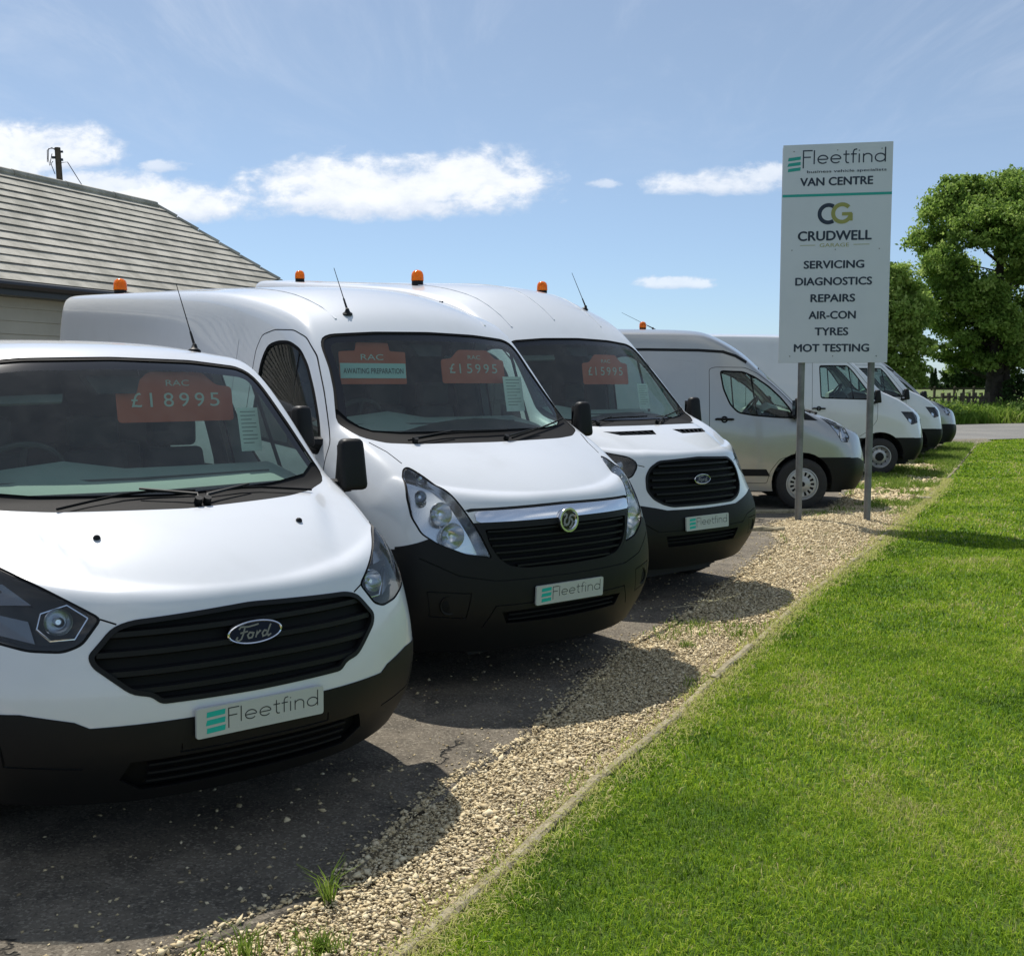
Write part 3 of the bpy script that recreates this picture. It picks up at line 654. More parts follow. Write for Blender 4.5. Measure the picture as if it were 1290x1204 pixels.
KIND = dict(
 custom=dict(spec=CUSTOM, paint='white', ws=sym([(0,1.238),(.52,1.25),(.70,1.262),(.80,1.285),(.84,1.325),(.80,1.47),(.765,1.62),(.74,1.76),(.715,1.815),(.66,1.845),(.4,1.872),(0,1.882)]),
   cowl=[(0,1.285),(.52,1.30),(.72,1.325),(.80,1.37)], grille=sym([(0,.607),(.37,.612),(.40,.642),(.465,.655),(.58,.76),(.59,.80),(.505,.893),(.44,.913),(0,.932)]),
   slats=[(.665,.5),(.73,.55),(.80,.565),(.868,.53)], slath=.034, grec=.035,
   hl=[(.528,.925),(.60,.835),(.66,.812),(.76,.82),(.875,.86),(.905,.93),(.905,1.02),(.885,1.10),(.85,1.125),(.80,1.105),(.68,1.03),(.57,.955)], hlmat='plastic', rec=.10,
   lamps=[(.655,.915,.050)], black=[(0,.548),(.46,.55),(.60,.55),(.645,.575),(.80,.61),(1.2,.625)], sideblack=.62, low=sym([(0,.285),(.42,.285),(.50,.34),(.47,.41),(0,.41)]), lowz=(.31,.345,.38), fogs=None, grooves=([(.30,.455),(.30,.425),(.0,.425)], [(.62,.40),(.84,.42),(.86,.52)]),
   win=WG_CUSTOM, door=DOOR_CUSTOM, wheels=(-1.0,-3.93), r=.34, ra=.43, track=.85, cap='cap', bulk=None, badge=(0,.822,.112,.047,'ford'), plate=.525, dash=(-.90,1.265), line=[(.49,.903),(.535,.922)], bl=[(.86,1.125),(.872,1.20),(.86,1.28)], L=4.9, bon=sym([(0,.93),(.49,.90),(.535,.92),(.57,.955),(.68,1.03),(.80,1.105),(.86,1.125),(.872,1.20),(.86,1.28),(.80,1.30),(0,1.25)])),
 customh=dict(spec=CUSTOMH, paint='silver', ws=sym([(0,1.238),(.52,1.25),(.70,1.262),(.80,1.285),(.84,1.325),(.79,1.47),(.75,1.62),(.73,1.76),(.70,1.83),(.64,1.865),(.4,1.89),(0,1.90)]),
   cowl=[(0,1.285),(.52,1.30),(.72,1.325),(.80,1.37)], grille=sym([(0,.68),(.44,.70),(.52,.74),(.56,.82),(.50,.91),(.42,.925),(0,.945)]), slats=[(.74,.5),(.80,.52),(.86,.50)], slath=.03, grec=.035,
   hlside=[(-.76,1.215),(-.60,1.18),(-.48,1.135),(-.405,1.06),(-.36,.95),(-.40,.885),(-.49,.90),(-.56,1.02),(-.64,1.12)], hl=None, hlmat='chromed', rec=.07,
   lamps=[], black=[(0,.60),(.6,.62),(.80,.68),(1.2,.69)], sideblack=.69, low=sym([(0,.28),(.45,.28),(.5,.42),(0,.42)]), lowz=(.32,.37), fogs=None,
   win=WG_CUSTOM, door=DOOR_CUSTOM, wheels=(-1.0,-4.3), r=.335, ra=.40, track=.865, cap='cap', bulk=-2.4, badge=(0,.83,.11,.046,'ford'), plate=.50, dash=(-.90,1.265), line=None, bl=None, L=5.2,
   gutter=[(-5.15,2.115),(-3.06,2.115),(-2.38,2.105),(-2.05,2.085),(-1.88,2.03),(-1.74,1.95)], wedge=[(-2.9,.44),(-1.42,.44),(-1.475,.53),(-2.9,.535)], swage=[(-2.93,1.40),(-2.86,1.99),(-2.36,1.95),(-2.36,1.33)], qtr=[(-.985,1.185),(-.99,1.29),(-.80,1.175)], handle=(-2.04,1.19)),
 movano=dict(spec=MOVANO, paint='white', ws=sym([(0,1.392),(.58,1.396),(.74,1.405),(.86,1.44),(.905,1.52),(.88,1.60),(.84,1.72),(.81,1.85),(.795,1.99),(.765,2.045),(.70,2.07),(.4,2.09),(0,2.098)]),
   cowl=[(0,1.462),(.58,1.462),(.74,1.475),(.795,1.50),(.84,1.545),(.87,1.60)], grille=sym([(0,.695),(.30,.70),(.42,.72),(.49,.77),(.545,.86),(.565,.965),(0,.968)]),
   slats=[(.735,.36),(.775,.46),(.815,.49),(.855,.51),(.895,.525),(.935,.53)], slath=.018, grec=.045,
   hl=[(.515,.785),(.56,.90),(.615,1.02),(.665,1.14),(.715,1.235),(.755,1.285),(.80,1.27),(.845,1.215),(.875,1.12),(.885,1.02),(.86,.93),(.79,.87),(.66,.81)], hlmat='chromed', rec=.12,
   lamps=[(.72,1.225,.036),(.80,1.13,.036),(.735,1.035,.068),(.70,.915,.074)], black=[(0,.985),(.60,.985),(.80,.915),(.88,.885),(.96,.86),(1.2,.845)], sideblack=.845, low=sym([(0,.40),(.42,.41),(.46,.48),(0,.49)]), lowz=(.425,.455), fogs=None, grooves=([(0,.655),(.50,.66),(.70,.70),(.88,.80)], [(.0,.515),(.50,.52),(.56,.40)], [(.64,.60),(.86,.62),(.84,.48),(.66,.46),(.64,.60)]), foglamp=(.75,.54,.045),
   win=WG_BIG, door=DOOR_BIG, wheels=(-.92,-4.6), r=.35, ra=.44, track=.90, cap='steel', bulk=-2.4, badge=None, plate=.555, dash=(-1.0,1.43), line=None, bl=[(.775,1.30),(.795,1.36),(.84,1.41)], chrome=sym([(0,.985),(.565,.985),(.585,.995),(.585,1.03),(.565,1.043),(0,1.052)]), bon=sym([(0,1.06),(.60,1.05),(.665,1.14),(.715,1.235),(.775,1.30),(.795,1.36),(.84,1.41),(.80,1.43),(0,1.41)]), lead=sym([(0,1.055),(.58,1.048),(.615,1.043),(.63,1.055),(.60,1.063),(0,1.071)]), L=6.05),
 transit=dict(spec=TRANSIT, paint='white', ws=sym([(0,1.405),(.57,1.405),(.75,1.415),(.86,1.46),(.885,1.55),(.85,1.72),(.82,1.88),(.80,2.03),(.77,2.09),(.70,2.125),(.4,2.15),(0,2.16)]),
   cowl=[(0,1.445),(.57,1.45),(.75,1.47),(.84,1.56)], grille=sym([(0,.778),(.36,.782),(.45,.805),(.53,.85),(.575,.92),(.56,1.03),(.51,1.10),(.42,1.148),(0,1.165)]),
   slats=[(.835,.42),(.89,.49),(.945,.515),(1.0,.51),(1.055,.49),(1.108,.43)], slath=.026, grec=.05,
   hl=[(.60,1.10),(.595,1.145),(.64,1.185),(.72,1.205),(.84,1.235),(.905,1.22),(.93,1.10),(.925,.98),(.88,.93),(.76,.98),(.65,1.03)], hlmat='plastic', rec=.09,
   lamps=[(.72,1.11,.055),(.84,1.09,.055)], black=[(0,.757),(.42,.763),(.52,.785),(.60,.80),(.80,.835),(1.2,.85)], sideblack=.845, low=sym([(0,.47),(.40,.47),(.44,.56),(0,.56)]), lowz=(.50,.53), fogs=None, grooves=([(.0,.595),(.52,.60),(.62,.66),(.86,.68)], [(.66,.62),(.84,.62),(.84,.50),(.68,.48),(.66,.62)]), foglamp=(.75,.55,.04),
   win=WG_BIG, door=DOOR_BIG, wheels=(-1.0,-4.4), r=.35, ra=.43, track=.90, cap='steel', bulk=-2.4, badge=(0,.985,.098,.041,'ford'), plate=.645, dash=(-1.0,1.42), line=[(.55,1.105),(.60,1.118)], bl=[(.885,1.238),(.90,1.32),(.875,1.45)], bon=sym([(0,1.15),(.50,1.10),(.55,1.105),(.60,1.118),(.64,1.185),(.84,1.235),(.885,1.238),(.90,1.32),(.875,1.45),(.80,1.48),(0,1.42)]), vents=True, L=5.85),
 crafter=dict(spec=CRAFTER, paint='white', ws=sym([(0,1.50),(.57,1.505),(.75,1.52),(.86,1.56),(.885,1.65),(.85,1.82),(.82,1.98),(.79,2.12),(.70,2.19),(0,2.22)]),
   cowl=[(0,1.54),(.57,1.545),(.75,1.57),(.84,1.66)], grille=sym([(0,.80),(.5,.82),(.60,.88),(.66,1.0),(.62,1.06),(0,1.08)]), slats=[(.86,.5),(.92,.56),(.98,.6)], slath=.03, grec=.04,
   hlside=[(-.62,1.215),(-.36,1.205),(-.26,1.12),(-.27,1.0),(-.41,.965),(-.47,1.02)], hl=None, hlmat='plastic', rec=.07, lamps=[], black=[(0,.70),(.6,.71),(1.2,.72)], sideblack=.72, low=sym([(0,.34),(.5,.34),(.55,.5),(0,.5)]), lowz=(.38,.44), fogs=None,
   win=WG_CR, door=DOOR_CR, wheels=(-1.0,-4.6), r=.355, ra=.45, track=.89, cap='steel', bulk=-2.4, badge=(0,.94,.075,.075,'round'), plate=.56, dash=(-1.0,1.52), line=None, bl=None, L=5.9,
   wedge=[(-4.1,.45),(-1.2,.45),(-1.2,.712),(-4.1,.712)], handle=(-2.17,1.27), crease=[(-2.28,1.255),(-1.12,1.245)], swage=[(-3.9,1.25),(-3.9,2.30),(-2.42,2.30),(-2.42,1.25)]))
def pxform(pose):
    x, y, ang = pose; a = R(ang)
    L_ = Vector((math.sin(a), math.cos(a), 0)); F_ = Vector((math.cos(a), -math.sin(a), 0))
    return Matrix(((F_.x, L_.x, 0, x), (F_.y, L_.y, 0, y), (0, 0, 1, 0), (0, 0, 0, 1))), math.atan2(F_.y, F_.x)
def build_van(kind, pose, name, label, cat, group, scale=1.0, text_plate=True, visible_front=True):
    K = KIND[kind]; S = Skin(K['spec']); P = M[K['paint']]; G = REG
    mt, rz = pxform(pose); e = empty(name, (pose[0], pose[1], 0), rz); e.scale = (scale,) * 3
    tag(e, label, cat, group)
    XT = -.36
    for x in (XT,): S.plane((x, 0, 0), (1, 0, 0))
    ff = lambda c: c.x > XT; fb = lambda c: c.x <= XT + .0001
    both = lambda P_: (P_, mirrory(P_))
    # wheel arches
    for xw in K['wheels']:
        cir = [(xw + K['ra'] * math.cos(2 * math.pi * q / 32), K['r'] + .02 + K['ra'] * math.sin(2 * math.pi * q / 32)) for q in range(32)]
        for v_ in 'RL': S.cut(cir, v_, G['arch'], (0,), lambda c: abs(c.y) > .5)
    # lamps, grille and windscreen
    K = dict(K); K['ws'] = rounded(K['ws'], .03, 2); K['grille'] = rounded(K['grille'], .03, 3)
    if K['hl']: K['hl'] = rounded(K['hl'], .022, 3)
    if K['hl']:
        for P_ in both(K['hl']): S.ring(P_, 'F', .009, G['hlrim'], G['hl'], (0,))
    elif K.get('hlside'):
        for v_ in 'RL': S.ring(K['hlside'], v_, .007, G['hlrim'], G['hl'], (0,))
    S.ring(K['ws'], 'F', .014, G['wseal'], G['frit'])
    gp = offset_poly(ccw(K['ws']), .055); S.cut(gp, 'F', G['glass'], (G['frit'],))
    cw_ = K['cowl']; bz = min(p[1] for p in K['ws']) - .2
    cpoly = [(-p[0], p[1]) for p in cw_[::-1] if p[0] > 0] + cw_; cpoly = [(-1.1, cw_[-1][1])] + cpoly + [(1.1, cw_[-1][1]), (1.1, bz), (-1.1, bz)]
    S.cut(cpoly, 'F', G['cowl'], (G['glass'], G['frit'], G['wseal']))
    S.ring(K['grille'], 'F', .018, G['grimm'], G['grille'])
    if K.get('chrome'): S.cut(K['chrome'], 'F', G['chrome'], (0, G['grimm'])); S.cut(K['lead'], 'F', G['seam'], (0,))
    # lower bumper moulding
    bl_ = K['black']; S.cut([(-1.2, .1)] + [(1.2, .1)] + bl_[::-1] + [(-a, b_) for a, b_ in bl_ if a > 0], 'F', G['bumper'], (0,), ff)
    sb = K['sideblack']
    for v_ in 'RL': S.cut([(XT, .1), (XT + .001, bl_[-1][1]), (K['wheels'][0] + .25, sb), (K['wheels'][0] + .0, sb), (K['wheels'][0], .1)], v_, G['bumper'], (0,), fb)
    S.cut(K['low'], 'F', G['lowgr'], (G['bumper'],))
    for ln in K.get('grooves', ()):
        for q in both(ln): S.strip(q, 'F', .007, G['seam'], (G['bumper'],))
    if K['fogs']:
        for P_ in both(K['fogs']): S.cut(P_, 'F', G['lowgr'], (G['bumper'],))
    # doors and glass
    for v_, dr, wn in (('R', 'doorR', 'winR'), ('L', 'doorL', 'winL')):
        S.ring(rounded(K['door'], .03, 2), v_, .0065, G['seam'], G[dr], (0,))
        S.ring(rounded(K['win'], .05, 3), v_, .022, G['dseal'], G[wn], (G[dr],))
        if K.get('gutter'):
            S.strip(K['gutter'], v_, .036, G['trim'], (0,))
        if K.get('wedge'): S.cut(K['wedge'], v_, G['trim'], (0, G[dr]))
        if K.get('qtr'): S.cut(K['qtr'], v_, G['trim'], (0,))
        if K.get('swage'): S.ring(rounded(K['swage'], .06, 3), v_, .007, G['swin'], 0, (0,))
        if K.get('crease'): S.strip(K['crease'], v_, .006, G['swin'], (0, G[dr]))
        dx_ = -3.55 if kind != 'custom' else -3.3     # sliding door shut line
        S.strip([(-2.36 if kind not in ('custom', 'customh') else -2.42, .42), (-2.36 if kind not in ('custom', 'customh') else -2.42, 2.05 if kind not in ('custom', 'customh') else 1.85)], v_, .006, G['swin'], (0,))
        S.strip([(dx_, .42), (dx_, 1.85)], v_, .008, G['seam'], (0,))
        if kind == 'custom': S.ring(rounded([(-3.2,1.25),(-3.2,1.80),(-2.45,1.80),(-2.45,1.25)], .06, 3), v_, .02, G['dseal'], G[wn], (0,))
    for P_ in (K['line'], K['bl']):
        if P_:
            for q in both(P_): S.strip(q, 'F', .006, G['seam'], (0,))
    if K.get('vents'):
        for P_ in both([(.16, 1.338), (.52, 1.338), (.60, 1.366), (.12, 1.370)]): S.cut(P_, 'F', G['vent'], (0,))
    if K.get('bon'): S.cut(K['bon'], 'F', G['bonnet'], (0,)); S.part(G['bonnet'], 'bonnet', [P], e)
    B_ = S.part(0, 'body', [P, M['gap']], e)
    if K['bulk'] is not None: S.part((0, G['swin']), 'interior_lining', M['headlin'], e, push=.035, cond=lambda c: c.z > 1.0 and K['bulk'] < c.x < -.9)
    else: S.part((0, G['swin']), 'interior_lining', M['headlin'], e, push=.035, cond=lambda c: c.z > .9 and c.x < -.9)
    S.part(G['bumper'], 'front_bumper', [M['plastic']], e, push=-.004, wall=True)
    for lo_, hi_ in ((-2, -.55), (-.55, .55), (.55, 2)): S.part(G['lowgr'], 'bumper_intake', [M['matt'], M['plastic']], e, push=.05, wall=True, wallmat=1, dirn=Vector((1, 0, 0)), cond=lambda c: lo_ < c.y < hi_)
    S.part(G['seam'], 'panel_gap', [M['gap']], e, push=.009, wall=True)
    S.part(G['swin'], 'pressed_line', [P], e, push=.0015)
    S.part(G['trim'], 'side_moulding', [M['plastic']], e, push=-.005, wall=True)
    for sg in (-1, 1): S.part(G['hlrim'], 'headlight_surround', [M['plastic']], e, push=.006, wall=True, cond=lambda c: c.y * sg > 0)
    S.part(G['wseal'], 'window_seal', [M['rubber']], e, push=.003, wall=True)
    ws = S.part(G['glass'], 'windscreen', [M['glass']], e, push=.0045)
    S.part(G['frit'], 'windscreen_border', [M['gloss']], ws, push=.005)
    S.part(G['cowl'], 'scuttle_panel', [M['rubber']], e, push=.006, wall=True)
    if K.get('vents'):
        for sg in (-1, 1): S.part(G['vent'], 'bonnet_vent', [M['matt']], e, push=.02, wall=True, cond=lambda c: c.y * sg > 0)
        for sg in (-1, 1):
            for q in range(6):
                mb = MB(); y_ = sg * lerp(.15, .53, (q + .5) / 6); a_ = S.front(y_ * .97, 1.341, -.002); b_ = S.front(y_ * 1.08, 1.366, -.002)
                if a_ and b_: mb.hexa([a_ + Vector((0, -.006, -.012)), a_ + Vector((0, .006, -.012)), b_ + Vector((0, .006, -.012)), b_ + Vector((0, -.006, -.012))], [a_ + Vector((0, -.006, 0)), a_ + Vector((0, .006, 0)), b_ + Vector((0, .006, 0)), b_ + Vector((0, -.006, 0))]); mb.build('vent_fin', M['plastic'], e)
    if K.get('chrome'): S.part(G['chrome'], 'chrome_strip', [M['chrome']], e, push=-.012, wall=True)
    # headlights: lens flush with the skin, bowl and reflectors behind
    for sg in (-1, 1):
        cnd = (lambda c, s_=sg: c.y * s_ > 0)
        dn = Vector((1, 0, 0)) if K['hl'] else Vector((.45, sg * .9, 0)).normalized()
        bowl = S.part(G['hl'], 'headlight', [M['plastic'] if K['hlmat'] == 'plastic' else M['chromed'], M['chromed']], e, push=K['rec'], wall=True, wallmat=1 if K['hlmat'] != 'plastic' else 0, dirn=dn, cond=cnd)
        S.part(G['hl'], 'lens', [M['lens']], bowl, push=.001, cond=cnd)
        for (y_, z_, r_) in K['lamps']:
            p = S.front(sg * y_, z_)
            if p is None: continue
            n_ = S.normal(p); dr = (Vector((1, 0, 0)) + n_ * .6).normalized(); mb = MB()
            mb.lathe([(.0, r_), (.004, r_ * .96), (-.012, r_ * .86), (-.04, r_ * .62), (-.055, r_ * .34), (-.058, .001)], p - dr * .02 - Vector((1, 0, 0)) * .015, dr, 28)
            mb.lathe([(-.055, .013), (-.02, .013), (-.012, .009), (-.012, .001)], p - dr * .02 - Vector((1, 0, 0)) * .015, dr, 12, mi=1)
            mb.build('reflector', [M['chromed'], M['chrome']], bowl, True)
        if K.get('foglamp'):
            p = S.front(sg * K['foglamp'][0], K['foglamp'][1], .001); fr_ = K['foglamp'][2]; mb = MB(); dr = (Vector((1, 0, 0)) + S.normal(p)).normalized()
            mb.lathe([(-.01, fr_ * 1.25), (.004, fr_ * 1.2), (.002, fr_ * 1.02), (-.006, fr_)], p, dr, 24, 0); mb.lathe([(-.006, fr_), (.001, fr_ * .6), (.003, .001)], p, dr, 24, 1); mb.build('fog_lamp', [M['plastic'], M['matt']], e, True)
        if kind == 'custom':
            mb = MB(); ring = [(.575, .935), (.625, .862), (.70, .858), (.735, .90), (.715, .955), (.63, .985), (.575, .935)]; q = [S.front(sg * a, b_, -.035) for a, b_ in ring]
            if all(q): mb.tube(q, .0045, 6, cap=False); mb.build('lamp_trim', M['chrome'], bowl)
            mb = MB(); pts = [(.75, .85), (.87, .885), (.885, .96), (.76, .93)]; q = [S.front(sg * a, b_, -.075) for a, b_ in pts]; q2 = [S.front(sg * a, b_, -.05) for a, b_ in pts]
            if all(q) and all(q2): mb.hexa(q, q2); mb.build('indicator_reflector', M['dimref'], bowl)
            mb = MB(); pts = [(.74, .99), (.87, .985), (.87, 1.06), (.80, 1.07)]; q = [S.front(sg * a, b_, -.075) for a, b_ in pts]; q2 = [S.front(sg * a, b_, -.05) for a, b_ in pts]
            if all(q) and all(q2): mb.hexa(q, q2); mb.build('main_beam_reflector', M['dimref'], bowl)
        if K.get('hlside'):
            pts = [(-.47, .95), (-.42, .95), (-.40, 1.06), (-.46, 1.09)]; q = [S.side(a, b_, sg, -.045) for a, b_ in pts]; q2 = [S.side(a, b_, sg, -.015) for a, b_ in pts]
            if all(q) and all(q2): mb = MB(); mb.hexa(q, q2); mb.build('reflector', M['chromed'], bowl)
    # grille
    gr = S.part(G['grille'], 'grille', [M['matt'], M['matt']], e, push=K['grec'], wall=True, wallmat=1, dirn=Vector((1, 0, 0)))
    S.part(G['grimm'], 'grille_surround', [M['plastic']], gr, push=-.003, wall=True)
    for z_, hw in K['slats']:
        mb = MB(); pts = []; ns = []
        for q in range(17):
            y_ = lerp(-hw, hw, q / 16); p = S.front(y_, z_, -.016)
            if p: pts.append(p); ns.append((S.normal(p) + Vector((1, 0, 0))).normalized())
        sweep(mb, pts, ns, K['slath'], .022); mb.build('slat', M['plastic'], gr, False)
    for z_ in K['lowz']:
        mb = MB(); pts = []; ns = []
        for q in range(13):
            y_ = lerp(-.41, .41, q / 12); p = S.front(y_, z_, -.014)
            if p: pts.append(p); ns.append(Vector((1, 0, 0)))
        sweep(mb, pts, ns, .014, .02); mb.build('intake_slat', M['matt'], e, False)
    # badge
    if K['badge']:
        y_, z_, a_, b_, st_ = K['badge']; p = S.front(y_, z_, .004); n_ = Vector((1, 0, -.08 if kind == 'custom' else .12)).normalized(); r_ = Vector((0, 1, 0)); u_ = n_.cross(r_)
        mb = MB()
        def ring_(a, b__, off): return [p + n_ * off + r_ * (a * math.cos(2 * math.pi * q / 40)) + u_ * (b__ * math.sin(2 * math.pi * q / 40)) for q in range(40)]
        R0, R1, R2, R3, R4 = ring_(a_, b_, -.012), ring_(a_, b_, .004), ring_(a_ - .004, b_ - .004, .007), ring_(a_ - .008, b_ - .008, .005), ring_(a_ - .009, b_ - .009, .004)
        vs = R0 + R1 + R2 + R3 + R4; n4 = 40
        mb.add(vs, [(i * n4 + q, i * n4 + (q + 1) % n4, (i + 1) * n4 + (q + 1) % n4, (i + 1) * n4 + q) for i in range(3) for q in range(n4)], 0)
        mb.add(R4, [tuple(range(40))], 1)
        bo = mb.build('badge', [M['chrome'], M['fordblue']], e, False)
        xf = lambda X, Y, Z_: p + n_ * (.0055 + Z_) + r_ * X + u_ * Y
        if st_ == 'ford':
            k_ = a_ / .11; mb = MB(); sw = .0062 * k_
            for st in ([(-.066,.018),(-.058,.027),(-.03,.024),(-.005,.027),(.012,.030)], [(-.042,.025),(-.048,.0),(-.056,-.020),(-.068,-.026),(-.076,-.018),(-.070,-.010)], [(-.060,.003),(-.030,.007)],
                       [(-.012,-.002),(-.022,.002),(-.031,-.008),(-.026,-.020),(-.014,-.019),(-.009,-.009),(-.012,.0),(-.004,-.003)], [(.002,-.021),(.006,.002),(.008,-.008),(.018,.003),(.022,.0)],
                       [(.046,-.001),(.036,.002),(.028,-.008),(.031,-.020),(.043,-.017),(.050,-.003)], [(.062,.024),(.056,.010),(.048,-.012),(.053,-.021),(.064,-.014)]):
                ribbon(mb, [(a * k_, b__ * k_ * 1.0) for a, b__ in st], sw, xf)
            mb.build('badge_script', M['script'], bo)
        else:
            mb = MB()
            ribbon(mb, arc(0, 0, .055, 0, 360, 30), .006, xf); ribbon(mb, [(-.022, .045), (0, .008), (.022, .045)], .006, xf); ribbon(mb, [(-.045, .022), (-.02, -.040), (0, -.002), (.02, -.040), (.045, .022)], .006, xf); mb.build('badge_mark', M['chrome'], bo)
    if kind == 'movano':
        p = S.front(0, .965, .018); n_ = Vector((1, 0, .05)).normalized(); r_ = Vector((0, 1, 0)); u_ = n_.cross(r_); mb = MB()
        mb.lathe([(-.02, .070), (.004, .074), (.012, .070), (.012, .060), (.004, .056), (.002, .054)], p, n_, 40, 0); mb.lathe([(.002, .055), (.003, .001)], p, n_, 40, 1)
        bo = mb.build('badge', [M['chrome'], M['gloss']], e, True)
        xf = lambda X, Y, Z_: p + n_ * (.0055 + Z_) + r_ * X + u_ * Y; mb = MB()
        ribbon(mb, [(-.040,.030),(-.024,.038),(-.014,.030),(-.018,.016),(-.030,.004),(-.034,-.014),(-.022,-.028),(-.006,-.024),(.004,-.008),(.006,.012),(.016,.026),(.034,.028),(.046,.020)], .013, xf)
        ribbon(mb, [(.006,.008),(.024,.002),(.030,-.014),(.020,-.034),(.004,-.046)], .012, xf); ribbon(mb, [(-.032,-.020),(-.040,-.032)], .008, xf); ribbon(mb, [(.028, -.012), (.046, -.010)], .008, xf)
        mb.build('badge_griffin', M['script'], bo)
    # number plate
    zc = K['plate']; p0 = S.front(0, zc - .0555, .012); p1 = S.front(0, zc + .0555, .012); p = Vector((max(p0.x, p1.x, S.front(.1, zc).x + .01), 0, zc)); tl = math.atan2(p1.x - p0.x, .111); n_ = Vector((math.cos(tl), 0, -math.sin(tl))); u_ = Vector((math.sin(tl), 0, math.cos(tl))); r_ = Vector((0, 1, 0)); p.x = (p0.x + p1.x) / 2 + .004
    xf = lambda X, Y, Z_: p + n_ * (.0030 + Z_) + r_ * X + u_ * Y
    mb = MB(); rc = rounded([(-.26, -.0555), (.26, -.0555), (.26, .0555), (-.26, .0555)], .010, 3); k_ = len(rc)
    mb.add([p - n_ * .010 + r_ * a + u_ * b_ for a, b_ in rc] + [p + n_ * .0022 + r_ * a + u_ * b_ for a, b_ in rc], [(q, (q + 1) % k_, k_ + (q + 1) % k_, k_ + q) for q in range(k_)] + [tuple(range(k_, 2 * k_))])
    pl_ = mb.build('number_plate', M['plate'], e)
    if text_plate:
        mb = MB()
        for q in range(3): yy = .030 - q * .030; mb.add([xf(a, b_, 0) for a, b_ in ((-.222 - .003 * (q == 1), yy - .011), (-.150, yy - .008), (-.148, yy + .012), (-.220, yy + .009))], [(0, 1, 2, 3)])
        mb.build('teal_stripes', M['teal'], pl_)
        mb = MB(); fleet(mb, xf, -.142, -.018, .385, .058, .0042); mb.build('plate_lettering', M['ink'], pl_)
        mb = MB(); text_in(mb, 'business vehicle specialists', (-.10, -.041, .235, -.029), xf); mb.build('plate_small_print', M['cardtext'], pl_)
    # door handles, mirrors
    for sg, dr, wn in ((-1, 'doorR', 'winR'), (1, 'doorL', 'winL')):
        do = S.part(G[dr], 'door', [P], e)
        S.part(G['dseal'], 'window_seal', [M['rubber']], do, push=.003, wall=True, cond=lambda c: c.y * sg > 0)
        cnd = lambda c: True
        if kind == 'custom':
            S.part(G[wn], 'window', [M['glass']], do, push=.008, cond=lambda c: c.x > -2.3); S.part(G[wn], 'rear_side_window', [M['glass']], e, push=.008, cond=lambda c: c.x < -2.3)
        else: S.part(G[wn], 'window', [M['glass']], do, push=.008)
        wx = K['win']; zb = min(q[1] for q in wx); zt = max(q[1] for q in wx)
        xd = -1.60 if kind in ('custom', 'customh') else -1.52
        mb = MB(); a_ = S.side(xd - .08, zt - .04, sg, -.012); b_ = S.side(xd, zb + .02, sg, -.012)
        mb.tube([a_, b_], .011, 6); mb.build('window_divider', M['rubber'], do)
        hx, hz = K.get('handle') or (K['door'][0][0] + .16, 1.20); c_ = S.side(hx, hz, sg)
        mb = MB(); n_ = S.normal(c_); mb.lathe([(.0, .046), (.006, .046), (.001, .034), (-.006, .001)], c_ + n_ * .001, n_, 24)
        mb.tube([c_ + Vector((-.115, 0, 0)) + n_ * .012, c_ + Vector((-.10, 0, .004)) + n_ * .034, c_ + Vector((.10, 0, 0)) + n_ * .034, c_ + Vector((.12, 0, 0)) + n_ * .012], [.013, .016, .016, .012], 10)
        mb.build('handle', M['plastic'], do, True)
        sm = kind in ('custom', 'customh'); x0 = -1.10 if sm else -1.13; z0 = 1.20 if sm else 1.36; hh = .26 if sm else .245
        a_ = S.side(x0 - .02, z0 + .03, sg); a_ = a_ or Vector((x0, sg * .9, z0)); hp = Vector((x0 + .02, a_.y + sg * (.105 if sm else .13), z0 + .02 + hh / 2))
        rt = Matrix.Rotation(sg * R(-12), 3, 'Z')
        mo = subsurf_box('door_mirror', boxpts(hp, (.14, .15 if sm else .125, hh), (.62, .80), rt), M['plastic'], e)
        mb = MB(); mb.tube([a_ - Vector((0, sg * .03, 0)), a_ + Vector((.01, sg * .06, .01)), hp - Vector((0, 0, hh * .42))], [.05, .036, .03], 8); mb.build('mirror_arm', M['plastic'], mo, True)
        q = [hp + rt @ Vector((-.070, s1 * .048, s2 * hh * .36 + .0)) for s1, s2 in ((-1, -1), (1, -1), (1, 1), (-1, 1))]
        mb = MB(); mb.add([p_ + Vector((-.003, 0, 0)) for p_ in q], [(0, 1, 2, 3)]); mb.build('mirror_glass', M['chrome'], mo)
    # wheels, arches, floor
    for xw in K['wheels']:
        for sg in (-1, 1):
            wheel(K['cap'], e, xw, sg, K['track'], K['r'])
            mb = MB(); ra = K['ra'] + .012; vs = []
            yo = K['spec']['W'] - (.03 if xw < -2 else .12)
            for q in range(25):
                a = R(-4 + 188 * q / 24)
                vs += [(xw + ra * math.cos(a), sg * .45, K['r'] + .02 + ra * math.sin(a)), (xw + ra * math.cos(a), sg * yo, K['r'] + .02 + ra * math.sin(a))]
            mb.add(vs, [(2 * q, 2 * q + 1, 2 * q + 3, 2 * q + 2) for q in range(24)]); mb.add([vs[2 * q] for q in range(25)], [tuple(range(25))]); mb.build('arch_liner', M['dark'], e)
    mb = MB(); L_ = K['L']; mb.box((-L_ / 2 - .1, 0, .26), (L_ - .5, .95, .16)); mb.box((-L_ / 2 - .25, 0, .30), (L_ - .75, 1.5, .04)); mb.box((-.42, 0, .27), (.2, 1.0, .10))
    mb.box((K['wheels'][1], 0, .34), (.14, 1.5, .14)); mb.build('underbody', M['dark'], e)
    # cab: dashboard, seats, wheel, bulkhead
    dx0, dz = K['dash']; mb = MB(); prof = [(dx0 + .06, dz - .12), (dx0, dz - .005), (dx0 - .22, dz + .050), (dx0 - .46, dz + .095), (dx0 - .58, dz + .03), (dx0 - .64, dz - .30), (dx0 - .5, dz - .62)]
